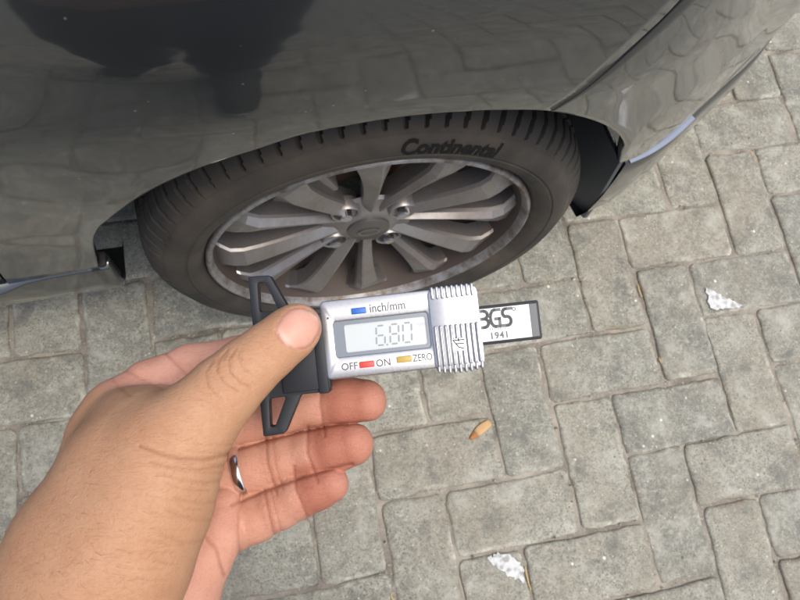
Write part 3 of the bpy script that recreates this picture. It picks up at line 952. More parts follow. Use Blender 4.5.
ff_ = [(i * k + j, ((i + 1) % NA) * k + j, ((i + 1) % NA) * k + j + 1, i * k + j + 1) for i in range(NA) for j in range(k - 1)]
tyre = mk('tyre', vv, ff_, RUB, wheel, True)
tyre.data.set_sharp_from_angle(angle=R(38))
# raised lettering on the sidewall
LET = Mat('tyre_letter_rubber', (0.012, 0.012, 0.011, 1), 0.9, 0.0, Specular_IOR_Level=0.15).m
me = text_mesh('Continental', 0.0245, bold=0.0008, xscale=0.92, shear=0.1, spacing=1.0)
bm = bmesh.new(); bm.from_mesh(me)
bmesh.ops.triangulate(bm, faces=bm.faces[:])
bmesh.ops.subdivide_edges(bm, edges=[e for e in bm.edges if e.calc_length() > 0.006], cuts=2)
py = [p[0] for p in prof[:16]]; pr = [p[1] for p in prof[:16]]
pi_ = np.argsort(pr)
th0 = R(75)
for v in bm.verts:
    r = 0.2268 + v.co.y
    t = th0 - v.co.x / 0.235
    y = float(np.interp(r, np.array(pr)[pi_], np.array(py)[pi_])) - 0.0009
    v.co = (r * math.cos(t), y, r * math.sin(t))
bm.to_mesh(me); bm.free()
link('sidewall_lettering', me, LET, wheel)

# alloy
m = Mat('alloy_dirty', (0.3, 0.3, 0.3, 1), 0.38, 0.6)
co = m.obj()
d1 = m.noise(co, 14, 5, 0.6, 0.4); d2 = m.noise(co, 160, 3)
oi = m.node('ShaderNodeObjectInfo').outputs['Random']
dm = m.math('ADD', m.math('MULTIPLY', m.ramp(d1, [(0.3, BW(0.15)), (0.7, BW(1))]), 0.6), m.math('MULTIPLY', d2, 0.35), True)
m.set('Base Color', m.mix(dm, (0.36, 0.36, 0.365, 1), (0.145, 0.112, 0.086, 1)))
m.set('Metallic', m.math('SUBTRACT', 0.92, m.math('MULTIPLY', dm, 0.5)))
m.set('Roughness', m.math('ADD', 0.24, m.math('MULTIPLY', dm, 0.3)))
ALLOY = m.m
m = Mat('rim_lip_worn', (0.5, 0.5, 0.5, 1), 0.5, 0.5)
d1 = m.noise(m.obj(), 35, 5, 0.7)
m.set('Base Color', m.mix(m.ramp(d1, [(0.4, BW(0)), (0.62, BW(1))]), (0.27, 0.265, 0.26, 1), (0.11, 0.086, 0.068, 1)))
m.set('Normal', m.bump(d1, 0.3, 0.001))
LIP = m.m
def lathe(name, prof, seg, mat, parent, sharp=40):
    vv = [(r * math.cos(2 * math.pi * i / seg), y, r * math.sin(2 * math.pi * i / seg)) for i in range(seg) for y, r in prof]
    k = len(prof)
    o = mk(name, vv, [(i * k + j, ((i + 1) % seg) * k + j, ((i + 1) % seg) * k + j + 1, i * k + j + 1) for i in range(seg) for j in range(k - 1)], mat, parent, True)
    o.data.set_sharp_from_angle(angle=R(sharp))
    return o
lathe('rim_lip', [(0.02, 0.1985), (0.004, 0.2005), (-0.003, 0.2005), (-0.0055, 0.1985), (-0.006, 0.1965), (-0.0045, 0.1945), (0.001, 0.1928), (0.006, 0.1915)], 180, LIP, wheel)
lathe('rim_barrel', [(0.006, 0.1915), (0.016, 0.187), (0.05, 0.183), (0.06, 0.175), (0.14, 0.175), (0.17, 0.19)], 120, Mat('barrel_dusty', (0.055, 0.04, 0.032, 1), 0.6, 0.2).m, wheel)

# twelve spokes, each with an off-centre ridge, broadening towards the rim
def spoke_mesh(twist):
    v, f = [], []
    rs = [0.030, 0.045, 0.060, 0.085, 0.110, 0.135, 0.155, 0.170, 0.181, 0.190]
    wid = [0.0075, 0.0085, 0.0090, 0.0100, 0.0115, 0.0138, 0.0165, 0.0205, 0.028, 0.040]
    ytop = [0.026, 0.0235, 0.0205, 0.0155, 0.0105, 0.0058, 0.0025, 0.0050, 0.0100, 0.0150]
    for r, w, y in zip(rs, wid, ytop):
        sk = 0.003 * twist * math.sin((r - 0.03) / 0.16 * math.pi)     # sweep sideways
        ridge = twist * w * 0.45
        drop = 0.0085 if r < 0.16 else 0.006
        pts = [(-w + sk, y + drop + 0.004), (-w * 0.93 + sk, y + drop), (ridge - 0.0012 + sk, y + 0.0004), (ridge + 0.0012 + sk, y), (w * 0.93 + sk, y + drop * 0.85), (w + sk, y + drop + 0.004), (w * 0.8 + sk, y + 0.034), (-w * 0.8 + sk, y + 0.034)]
        for a, b in pts: v.append((r, b, a))
    k = 8
    for i in range(len(rs) - 1):
        for j in range(k):
            f.append((i * k + j, i * k + (j + 1) % k, (i + 1) * k + (j + 1) % k, (i + 1) * k + j))
    f.append(tuple(range(k))); f.append(tuple(range((len(rs) - 1) * k, len(rs) * k)))
    o = mk('spoke', v, f, ALLOY, wheel, True)
    o.data.set_sharp_from_angle(angle=R(13))
    return o
TH0 = R(93)
proto = {}
for i in range(12):
    tw = (1, -1, -1)[i % 3] if False else (1 if i % 2 else -1)
    if tw not in proto:
        o = proto[tw] = spoke_mesh(tw)
    else:
        o = link('spoke', proto[tw].data, None, wheel)
    o.rotation_euler = (0, -(TH0 + i * R(30)), 0)
# hub
lathe('hub', [(0.034, 0.062), (0.030, 0.058), (0.029, 0.042), (0.0245, 0.036), (0.0225, 0.030), (0.0225, 0.0)], 60, ALLOY, wheel)
m = Mat('centre_cap', (0.13, 0.125, 0.12, 1), 0.35, 0.6)
cap = lathe('centre_cap', [(0.024, 0.0275), (0.0195, 0.027), (0.0175, 0.0245), (0.0165, 0.0)], 48, m.m, wheel)
el = [(0.0145 * math.cos(a), 0.0152 - 0.0, 0.0085 * math.sin(a)) for a in np.linspace(0, 2 * math.pi, 32, endpoint=False)]
el2 = [(x * 0.8, y, z * 0.74) for x, y, z in el]
EMB = Mat('cap_emblem', (0.22, 0.21, 0.2, 1), 0.3, 0.8).m
mk('emblem', el + el2, [(i, (i + 1) % 32, 32 + (i + 1) % 32, 32 + i) for i in range(32)], EMB, wheel)
# lug nuts in recessed seats
NUT = Mat('lug_nut_chrome', (0.55, 0.55, 0.56, 1), 0.2, 1.0).m
for i in range(4):
    t = R(126) + i * math.pi / 2
    x, z = 0.051 * math.cos(t), 0.051 * math.sin(t)
    s = lathe('lug_seat', [(0.040, 0.0135), (0.024, 0.0145), (0.0225, 0.0165), (0.026, 0.0185), (0.04, 0.0185)], 28, ALLOY, wheel)
    s.location = (x, 0, z)
    bm = bmesh.new()
    bmesh.ops.create_cone(bm, cap_ends=True, segments=6, radius1=0.0088, radius2=0.0080, depth=0.018, matrix=Matrix.Rotation(R(90), 4, 'X'))
    bmesh.ops.bevel(bm, geom=bm.edges[:], offset=0.0012, segments=2, affect='EDGES')
    o = frombm('lug_nut', bm, NUT, wheel, True, R(35)); o.location = (x, 0.026, z)
# brake behind the spokes
m = Mat('brake_disc_rust', (0.16, 0.10, 0.075, 1), 0.5, 0.6)
lathe('brake_disc', [(0.062, 0.06), (0.06, 0.075), (0.06, 0.125), (0.068, 0.126), (0.068, 0.06)], 80, m.m, wheel)
bm = bmesh.new()
pts = [(r * math.cos(a), r * math.sin(a)) for r, rng_ in ((0.135, np.linspace(R(115), R(165), 10)), (0.085, np.linspace(R(165), R(115), 10))) for a in rng_]
bm = poly_extrude(pts, [], 0.0, 0.03, 0.003)
for v in bm.verts: v.co = (v.co.x, 0.038 + v.co.z, v.co.y)
frombm('brake_caliper', bm, Mat('cast_iron', (0.24, 0.21, 0.19, 1), 0.6, 0.3).m, wheel, True, R(40))
lathe('backing_plate', [(0.085, 0.05), (0.085, 0.174), (0.09, 0.176)], 48, Mat('dark_metal', (0.02, 0.02, 0.02, 1), 0.7).m, wheel)
# far-side front wheel, plain, out of sight behind the car
far = lathe('tyre', [(p[0], p[1]) for p in prof], 64, RUB, None)
far.parent = car; far.location = (-0.484 + 0.485, 2 * YC + 0.097 - 0.70, 0.2885); far.rotation_euler.z = math.pi
# ------------------------------------------------------------------ the photographer: hand, arm, clothes
m = Mat('skin', rough=0.48)
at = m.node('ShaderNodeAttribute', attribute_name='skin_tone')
co = m.pos()
mott = m.noise(co, 90, 4, 0.6)
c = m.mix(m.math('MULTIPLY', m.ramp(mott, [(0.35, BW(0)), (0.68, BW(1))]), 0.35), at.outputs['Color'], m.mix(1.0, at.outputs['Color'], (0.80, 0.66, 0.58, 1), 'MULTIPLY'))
fleck = m.noise(co, 700, 2)
c = m.mix(m.math('MULTIPLY', m.ramp(fleck, [(0.6, BW(0)), (0.75, BW(1))]), 0.18), c, (0.3, 0.13, 0.07, 1))
blotch = m.noise(co, 28, 4, 0.6, 0.6)
c = m.mix(m.math('MULTIPLY', m.ramp(blotch, [(0.38, BW(0)), (0.66, BW(1))]), 0.3), c, m.mix(1.0, c, (0.86, 0.74, 0.68, 1), 'MULTIPLY'))
hco = m.node('ShaderNodeAttribute', attribute_name='hand_co').outputs['Vector']
hmp = m.node('ShaderNodeMapping'); hmp.inputs['Scale'].default_value = (0.22, 1.0, 1.0); hmp.inputs['Rotation'].default_value = (0, 0, -0.12)
m.ln(hco, hmp.inputs['Vector'])
lines = m.noise(hmp.outputs['Vector'], 1.05, 3, 0.6, 0.8)
hmp2 = m.node('ShaderNodeMapping'); hmp2.inputs['Scale'].default_value = (1.0, 0.3, 1.0); hmp2.inputs['Rotation'].default_value = (0, 0, 0.7)
m.ln(hco, hmp2.inputs['Vector'])
lines2 = m.noise(hmp2.outputs['Vector'], 0.9, 3, 0.6, 0.8)
lm = m.math('ADD', m.ramp(lines, [(0.36, BW(1)), (0.47, BW(0))]), m.math('MULTIPLY', m.ramp(lines2, [(0.34, BW(1)), (0.46, BW(0))]), 0.6), True)
lm = m.math('MULTIPLY', lm, m.math('SUBTRACT', 1.0, m.node('ShaderNodeAttribute', attribute_name='nail').outputs['Fac']))
c = m.mix(m.math('MULTIPLY', lm, 0.2), c, m.mix(1.0, c, (0.72, 0.58, 0.52, 1), 'MULTIPLY'))
m.set('Base Color', c)
m.p.inputs['Subsurface Weight'].default_value = 0.0
m.p.inputs['Specular IOR Level'].default_value = 0.35
m.p.inputs['Subsurface Radius'].default_value = (1.0, 0.35, 0.2)
m.p.inputs['Subsurface Scale'].default_value = 0.002
nailf = m.node('ShaderNodeAttribute', attribute_name='nail').outputs['Fac']
m.set('Roughness', m.math('SUBTRACT', m.math('ADD', 0.52, m.math('MULTIPLY', mott, 0.16)), m.math('MULTIPLY', nailf, 0.14)))
vv = m.voro(co, 900)
mp = m.node('ShaderNodeMapping'); mp.inputs['Scale'].default_value = (1, 2.6, 1); mp.inputs['Rotation'].default_value = (0, 0, 0.5)
m.ln(co, mp.inputs['Vector'])
wr = m.noise(mp.outputs['Vector'], 330, 4, 0.65, 1.2)
hh = m.math('ADD', m.math('MULTIPLY', vv, 0.5), m.math('MULTIPLY', wr, 1.2))
hh = m.math('MULTIPLY', hh, m.math('SUBTRACT', 1.0, m.math('MULTIPLY', nailf, 0.9)))
m.set('Normal', m.bump(m.math('SUBTRACT', hh, m.math('MULTIPLY', lm, 0.8)), 0.3, 0.0009))
SKIN = m.m

person = tag(empty('person', (-0.70, -0.80, 0.0)), 'photographer in dark clothes whose left hand holds the tread gauge', 'person')

def child(o):
    o.parent = person
    o.matrix_parent_inverse = Matrix.Translation((-person.location.x, -person.location.y, -person.location.z))
    return o

_, HV, HQ = build_hand(0.75)
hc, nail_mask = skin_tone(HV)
HVw = cam2world(HV)

# rest of the body at a coarser grain (metres): arm, head, neck, trunk, right arm, in one skin
B = Field((-0.94, -1.02, 0.62), (-0.18, -0.36, 1.64), 0.008)
wr0 = cam2world(np.array(J(62, 668, 286)))
wr1 = cam2world(np.array(J(45, 720, 283)))
SH = np.array([0.10, 0, 0])       # the trunk is laid out round x = -0.60 and moved by -SH afterwards
B.chain([(*(wr0 + SH), 0.036), (*(wr1 + SH), 0.034), (-0.665, -0.53, 0.84, 0.036), (-0.73, -0.66, 0.92, 0.043), (-0.78, -0.72, 1.07, 0.047), (-0.785, -0.79, 1.24, 0.056)], 0.02)
B.chain([(-0.60, -0.80, 1.29, 0.055), (-0.60, -0.79, 1.37, 0.05), (-0.60, -0.775, 1.42, 0.05)], 0.03)
B.chain([(-0.60, -0.775, 1.46, 0.068), (-0.60, -0.79, 1.51, 0.082), (-0.60, -0.795, 1.53, 0.08)], 0.03)
B.cone((-0.60, -0.725, 1.405), (-0.60, -0.735, 1.44), 0.028, 0.045, 0.03)
B.cone((-0.60, -0.695, 1.455), (-0.60, -0.708, 1.49), 0.014, 0.009, 0.012)
for sx in (-1, 1):
    B.cone((-0.60 + sx * 0.082, -0.79, 1.455), (-0.60 + sx * 0.086, -0.785, 1.49), 0.012, 0.016, 0.008)
B.chain([(-0.60, -0.80, 0.92, 0.12), (-0.60, -0.80, 1.10, 0.13), (-0.60, -0.80, 1.22, 0.12)], 0.05)
B.chain([(-0.415, -0.79, 1.24, 0.056), (-0.375, -0.82, 1.07, 0.047), (-0.37, -0.80, 0.95, 0.042), (-0.36, -0.75, 0.78, 0.03)], 0.02)
B.chain([(-0.36, -0.745, 0.76, 0.03), (-0.362, -0.735, 0.70, 0.034)], 0.015)
for i, (dy, L) in enumerate(((0.03, 0.062), (0.01, 0.07), (-0.01, 0.065), (-0.028, 0.052))):
    B.chain([(-0.362, -0.735 + dy, 0.70, 0.0105), (-0.366, -0.73 + dy, 0.70 - L * 0.6, 0.0098), (-0.376, -0.728 + dy, 0.70 - L, 0.009)], 0.006)
B.chain([(-0.37, -0.715, 0.74, 0.013), (-0.385, -0.69, 0.705, 0.011), (-0.388, -0.685, 0.68, 0.0095)], 0.006)
BV, BQ = B.mesh()
BV = BV - SH
allV = np.concatenate([HVw, BV]); allQ = np.concatenate([HQ, BQ + len(HVw)])
me = np_mesh('body', allV, allQ)
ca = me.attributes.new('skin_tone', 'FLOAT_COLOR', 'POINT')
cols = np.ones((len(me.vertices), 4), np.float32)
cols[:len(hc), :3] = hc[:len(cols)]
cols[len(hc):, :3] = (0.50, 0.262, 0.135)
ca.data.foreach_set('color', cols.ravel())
hb = me.attributes.new('hand_co', 'FLOAT_VECTOR', 'POINT')
hcv = np.zeros((len(me.vertices), 3), np.float32); hcv[:len(HV)] = HV[:len(hcv)]; hcv[len(HV):] = BV * 1000
hb.data.foreach_set('vector', hcv.ravel())
na = me.attributes.new('nail', 'FLOAT', 'POINT')
nv = np.zeros(len(me.vertices), np.float32); nv[:len(nail_mask)] = nail_mask
na.data.foreach_set('value', nv)
child(link('body', me, SKIN))

def cloth(name, base, rough=0.85, scale=500):
    m = Mat(name, base, rough)
    co = m.pos()
    n = m.noise(co, 40, 4); w = m.noise(co, scale, 2)
    m.set('Base Color', m.mix(n, tuple(x * 0.75 for x in base[:3]) + (1,), tuple(min(1, x * 1.25) for x in base[:3]) + (1,)))
    m.set('Normal', m.bump(m.math('ADD', m.math('MULTIPLY', n, 2.0), w), 0.5, 0.004))
    m.p.inputs['Sheen Weight'].default_value = 0.2
    return m.m
SHIRT, JEANS = cloth('shirt_cotton', (0.016, 0.02, 0.028, 1)), cloth('denim', (0.016, 0.021, 0.03, 1))
S = Field((-0.98, -1.04, 0.80), (-0.22, -0.50, 1.38), 0.008)
S.chain([(-0.65, -0.80, 0.88, 0.125), (-0.65, -0.80, 1.08, 0.135), (-0.65, -0.80, 1.2, 0.125)], 0.05)
S.chain([(-0.55, -0.80, 0.88, 0.125), (-0.55, -0.80, 1.08, 0.135), (-0.55, -0.80, 1.2, 0.125)], 0.05)
S.cone((-0.66, -0.80, 1.18), (-0.775, -0.80, 1.23), 0.10, 0.068, 0.05)
S.cone((-0.54, -0.80, 1.18), (-0.425, -0.80, 1.23), 0.10, 0.068, 0.05)
S.chain([(-0.785, -0.79, 1.235, 0.066), (-0.782, -0.73, 1.09, 0.062), (-0.775, -0.71, 1.03, 0.06)], 0.03)
S.chain([(-0.415, -0.79, 1.235, 0.066), (-0.375, -0.82, 1.09, 0.062), (-0.373, -0.815, 1.04, 0.062)], 0.03)
v, q = S.mesh(); v = v - SH; child(link('shirt', np_mesh('shirt', v, q), SHIRT))
T_ = Field((-0.98, -1.10, 0.03), (-0.44, -0.42, 0.99), 0.008)
T_.chain([(-0.74, -0.80, 0.94, 0.128), (-0.75, -0.80, 0.82, 0.135)], 0.04)
T_.chain([(-0.66, -0.80, 0.94, 0.128), (-0.65, -0.80, 0.82, 0.13)], 0.04)
T_.chain([(-0.64, -0.79, 0.80, 0.10), (-0.635, -0.725, 0.46, 0.078), (-0.635, -0.73, 0.25, 0.07), (-0.635, -0.73, 0.09, 0.066)], 0.04)
T_.chain([(-0.77, -0.81, 0.80, 0.10), (-0.81, -0.87, 0.46, 0.078), (-0.82, -0.93, 0.25, 0.07), (-0.82, -0.94, 0.09, 0.066)], 0.04)
v, q = T_.mesh(); child(link('trousers', np_mesh('trousers', v, q), JEANS))
mh = Mat('hair', (0.01, 0.008, 0.006, 1), 0.6)
H_ = Field((-0.74, -0.94, 1.38), (-0.46, -0.66, 1.66), 0.006)
H_.chain([(-0.60, -0.80, 1.50, 0.084), (-0.60, -0.80, 1.545, 0.083)], 0.02)
H_.cone((-0.60, -0.825, 1.44), (-0.60, -0.825, 1.50), 0.07, 0.078, 0.02)
v, q = H_.mesh(); v = v - SH; child(link('hair', np_mesh('hair', v, q), mh.m))
ms = Mat('shoe_canvas', (0.02, 0.022, 0.026, 1), 0.8); msole = Mat('shoe_sole', (0.62, 0.61, 0.58, 1), 0.7)
for x, y, a in ((-0.632, -0.70, -0.04), (-0.825, -0.91, 0.15)):
    f = Field((-0.06, -0.10, -0.01), (0.06, 0.19, 0.14), 0.004)
    f.chain([(0, -0.05, 0.045, 0.034), (0, 0.0, 0.06, 0.04), (0, 0.06, 0.045, 0.042), (0, 0.12, 0.034, 0.036), (0, 0.14, 0.03, 0.028)], 0.02)
    f.cone((0, -0.03, 0.06), (0, -0.035, 0.105), 0.042, 0.044, 0.02)
    v, q = f.mesh(); v[:, 2] = np.maximum(v[:, 2], 0.018)
    o = child(link('shoe', np_mesh('shoe', v, q), ms.m)); o.location = (x, y, 0); o.rotation_euler.z = a
    out = [(0.045 * math.sin(t) * (1.0 + 0.12 * math.cos(t)), 0.045 + 0.128 * -math.cos(t)) for t in np.linspace(0, 2 * math.pi, 28, endpoint=False)]
    so = frombm('shoe_sole', poly_extrude(out, [], 0.0005, 0.026, 0.003), msole.m, None)
    so.parent = o

# fine dark hairs on the wrist and the back of the thumb
hv, hf = [], []
uu = 400 + 700 * HV[:, 0] / HV[:, 2]; vv_ = 300 + 700 * HV[:, 1] / HV[:, 2]
cand = np.where((HV[:, 2] < 292) & (uu < 200) & (vv_ > 400) & (vv_ < 640) & (uu > -30))[0]
nrm = np.zeros((len(me.vertices), 3), np.float32); me.vertices.foreach_get('normal', nrm.ravel())
nbuf = np.empty(len(me.vertices) * 3, np.float32); me.vertices.foreach_get('normal', nbuf); nrm = nbuf.reshape(-1, 3)
facing = cand[(nrm[cand] @ (-CF)) > 0.25]
for i in rng.choice(facing, 380):
    dens = 0.25 + 0.75 * (uu[i] < 120)
    if rng.random() > dens: continue
    p = HVw[i]; n_ = nrm[i]
    t = (CR * rng.normal(0.9, 0.35) + CD * rng.normal(-0.1, 0.45)); t -= n_ * (t @ n_); t /= np.linalg.norm(t)
    L = rng.uniform(0.0025, 0.006); w = 0.00003
    s = np.cross(n_, t)
    pts = [p + t * L * k + n_ * (0.0009 * math.sin(k * 2.4)) for k in (0, 0.35, 0.7, 1.0)]
    o = len(hv)
    for k, pt in enumerate(pts):
        ww = w * (1 - 0.7 * k / 3)
        hv += [pt + s * ww, pt - s * ww, pt + n_ * ww * 1.4]
    for k in range(3):
        a, b = o + 3 * k, o + 3 * k + 3
        hf += [(a, a + 1, b + 1, b), (a + 1, a + 2, b + 2, b + 1), (a + 2, a, b, b + 2)]
mhair = Mat('arm_hair', (0.10, 0.055, 0.032, 1), 0.5)
tag(child(mk('arm_hair', hv, hf, mhair.m, recalc=False)), kind='stuff')

# plain silver ring on the ring finger
RA, RB = np.array(J(215, 479, 337)), np.array(J(256, 467, 336))
ax = (RB - RA) / np.linalg.norm(RB - RA)
ctr = RA + ax * ((243.5 - 215) / (256 - 215) * np.linalg.norm(RB - RA))
e1 = np.cross(ax, (0, 0, 1)); e1 /= np.linalg.norm(e1); e2 = np.cross(ax, e1)
rv, rf = [], []
NS, prof = 64, [(-2.5, 12.2), (-2.4, 12.9), (-1.5, 13.3), (0, 13.45), (1.5, 13.3), (2.4, 12.9), (2.5, 12.2)]
for i in range(NS):
    t = 2 * math.pi * i / NS
    for a, r in prof: rv.append(ctr + ax * a + (e1 * math.cos(t) + e2 * math.sin(t)) * r)
k = len(prof)
for i in range(NS):
    for j in range(k):
        rf.append((i * k + j, ((i + 1) % NS) * k + j, ((i + 1) % NS) * k + (j + 1) % k, i * k + (j + 1) % k))
ms_ = Mat('silver', (0.78, 0.77, 0.75, 1), 0.18, 1.0)
tag(mk('ring', cam2world(np.array(rv)), rf, ms_.m, smooth=True), 'plain silver ring on the ring finger of the hand', 'ring')
# ------------------------------------------------------------------ digital tread depth gauge
K = 0.300 / 700            # metres per picture pixel at the gauge
ga = R(-6.3)
g_c = cam2world(np.array(J(405, 330, 300.0)))
gx = CR * math.cos(ga) + CD * math.sin(ga)
gy = -(-CR * math.sin(ga) + CD * math.cos(ga))
gz = np.cross(gx, gy)
# tip the right-hand end a touch further away
gauge = tag(empty('tread_depth_gauge'), 'silver digital tread depth gauge with black foot held in the hand', 'gauge')
gauge.matrix_world = Matrix((
    (gx[0], gy[0], gz[0], g_c[0]), (gx[1], gy[1], gz[1], g_c[1]), (gx[2], gy[2], gz[2], g_c[2]), (0, 0, 0, 1))) @ Matrix.Rotation(R(-2.0), 4, 'X')
k_ = K
def q(*v): return [x * k_ for x in v]

m = Mat('satin_silver_plastic', (0.42, 0.43, 0.44, 1), 0.3, 0.8)
n = m.noise(m.obj(), 900, 2)
m.set('Roughness', m.ramp(n, [(0.3, BW(0.27)), (0.7, BW(0.36))]))
SILV = m.m
m = Mat('black_plastic', (0.014, 0.017, 0.022, 1), 0.5, 0.0, Specular_IOR_Level=0.3)
n = m.noise(m.obj(), 1500, 2)
m.set('Normal', m.bump(n, 0.15, 0.0003))
BLK = m.m
WHITE = Mat('label_white', (0.62, 0.63, 0.63, 1), 0.4).m
LCDF = Mat('lcd_surround', (0.16, 0.19, 0.22, 1), 0.2).m
m = Mat('lcd_glass', (0.46, 0.50, 0.50, 1), 0.15)
LCD = m.m
INK = Mat('grey_print', (0.055, 0.058, 0.06, 1), 0.8).m
SEG = Mat('lcd_segment', (0.22, 0.24, 0.25, 1), 0.3).m
SEGG = Mat('lcd_segment_faint', (0.40, 0.43, 0.45, 1), 0.3).m

# housing
frombm('housing', poly_extrude([(x * k_, y * k_) for x, y in rrect(-82.5, 40, -41.5, 37.5, 5)], [[(x * k_, y * k_) for x, y in rrect(-71, 24, -20, 15.5, 3)]], -26 * k_, 0, 2.0 * k_), SILV, gauge, True, R(40))
# lcd well
frombm('display_surround', poly_extrude([(x * k_, y * k_) for x, y in rrect(-72, 25, -21, 16.5, 3)], [[(x * k_, y * k_) for x, y in rrect(-60.5, 21.5, -16.5, 11.5, 2)]], -8 * k_, -2.2 * k_, 0), LCDF, gauge)
scr = frombm('display', rbox(*q(-61.5, 22.5, -17.5, 12.5, -8, -4.0)), LCD, gauge)
# seven-segment digits, leaning slightly
def seg_digit(x, y, w, h, on, t=2.0):
    s = {'a': ((0, h), (w, h)), 'b': ((w, h), (w, h / 2)), 'c': ((w, h / 2), (w, 0)), 'd': ((0, 0), (w, 0)), 'e': ((0, 0), (0, h / 2)), 'f': ((0, h / 2), (0, h)), 'g': ((0, h / 2), (w, h / 2))}
    v, f = [], []
    for c in on:
        (x0, y0), (x1, y1) = s[c]
        L = math.hypot(x1 - x0, y1 - y0); dx, dy = (x1 - x0) / L, (y1 - y0) / L
        a, b = 1.1, L - 1.1
        o = len(v)
        for tt, ww in ((a, 0), (a + t / 2, t / 2), (b - t / 2, t / 2), (b, 0), (b - t / 2, -t / 2), (a + t / 2, -t / 2)):
            px, py = x0 + dx * tt - dy * ww, y0 + dy * tt + dx * ww
            v.append(((x + px + py * 0.08) * k_, (y + py) * k_, -3.7 * k_))
        f.append(tuple(range(o, o + 6)))
    return v, f
for x, on in ((-30, 'acdefg'), (-16, 'abcdefg'), (-3, 'abcdef')):
    v, f = seg_digit(x, -12.5, 8.6, 19.5, on, 1.7)
    mk('digit', v, f, SEG, scr, recalc=False)
frombm('decimal_point', rbox(*q(-20.0, -18.4, -13.6, -11.8, -4, -3.6)), SEG, scr)
me = text_mesh('mm', 6 * k_); o = link('unit_mark', me, SEGG, scr); o.location = q(17, 2.5, -3.7)

# buttons and their print
def button(x, y, col, w=15, h=6.2):
    mt = Mat('button_rubber', col, 0.45).m
    frombm('button', rbox(*q(x - w / 2, x + w / 2, y - h / 2, y + h / 2, -2, 1.6), 0.9 * k_, 2), mt, gauge, True, R(40))
button(-44.0, 24.2, (0.012, 0.11, 0.42, 1)); button(-41.6, -29.8, (0.55, 0.045, 0.035, 1)); button(-4.0, -28.8, (0.42, 0.29, 0.055, 1))
def word(s, x, y, size, parent=gauge, mat=INK, z=0.4, **kw):
    me = text_mesh(s, size * k_, **kw)
    o = link('lettering', me, mat, parent); o.location = q(x, y, z)
    return o
word('inch/mm', -15.0, 21.2, 12.5, xscale=0.84)
word('OFF', -59.0, -33.3, 10, xscale=0.95); word('ON', -25.0, -33.3, 10, xscale=0.95); word('ZERO', 14.5, -32.3, 10, xscale=0.78)
frombm('screw_dot', rbox(*q(-76.5, -74.5, 19, 21, -1, 0.3)), INK, gauge)

# thumb slider: plain band, ribbed pads, knurled ends
frombm('slider', poly_extrude([(x * k_, y * k_) for x, y in rrect(26, 76, -44.5, 38.5, 8)], [], -27 * k_, 3.2 * k_, 1.6 * k_), SILV, gauge, True, R(40))
NR = 9
for i in range(NR):
    x = 30.0 + i * 41.5 / (NR - 1)
    frombm('rib', rbox(*q(x - 1.45, x + 1.45, -40, 0.5, 2.0, 7.0), 1.2 * k_, 2), SILV, gauge, True, R(50))
for i in range(9):
    x = 30.6 + i * 40 / 8
    frombm('rib', rbox(*q(x - 1.6, x + 1.6, 27, 39.6, -8, 5.0), 1.2 * k_, 2), SILV, gauge, True, R(50))
for i in range(NR):
    x = 29.6 + i * 43 / (NR - 1)
    e = 2.5 * (1 - ((x - 51) / 22) ** 2)
    frombm('rib', rbox(*q(x - 1.5, x + 1.5, -46.0 - e, -38, -22, 4.4), 1.2 * k_, 2), SILV, gauge, True, R(50))
# small arrow emblem on the ribs
def strokes(name, segs, w, z, mat, parent=gauge):
    v, f = [], []
    for (x0, y0), (x1, y1) in segs:
        L = math.hypot(x1 - x0, y1 - y0)
        if L < 1e-6: continue
        dx, dy = (x1 - x0) / L * w / 2, (y1 - y0) / L * w / 2
        o = len(v)
        v += [((x0 - dx - dy) * k_, (y0 - dy + dx) * k_, z * k_), ((x1 + dx - dy) * k_, (y1 + dy + dx) * k_, z * k_), ((x1 + dx + dy) * k_, (y1 + dy - dx) * k_, z * k_), ((x0 - dx + dy) * k_, (y0 - dy - dx) * k_, z * k_)]
        f.append((o, o + 1, o + 2, o + 3))
    return mk(name, v, f, mat, parent, recalc=False)
frombm('emblem_plate', rbox(*q(44.5, 57.5, -26.5, -13.5, 5.2, 7.15), 0.5 * k_, 1), SILV, gauge)
strokes('emblem', [((46, -15.5), (56.5, -15.5)), ((46, -15.5), (51, -22.5)), ((51, -22.5), (56, -24.5)), ((49.5, -19), (56, -19.5)), ((51.5, -14.2), (51.5, -17))], 1.2, 7.25, INK)

# rail with label
frombm('rail', poly_extrude([(x * k_, y * k_) for x, y in rrect(-40, 137, -24, 15.5, 2.5)], [], -20 * k_, -6.5 * k_, 1.0 * k_), BLK, gauge, True, R(40))
lab = frombm('label_plate', rbox(*q(70, 127, -20.8, 12.3, -7.5, -6.1)), WHITE, gauge)
frombm('end_panel', rbox(*q(127.3, 134.5, -20.8, 12.3, -7.5, -6.1)), Mat('dark_print', (0.05, 0.062, 0.075, 1), 0.4).m, gauge)
LOGO = Mat('logo_grey', (0.09, 0.105, 0.11, 1), 0.5).m
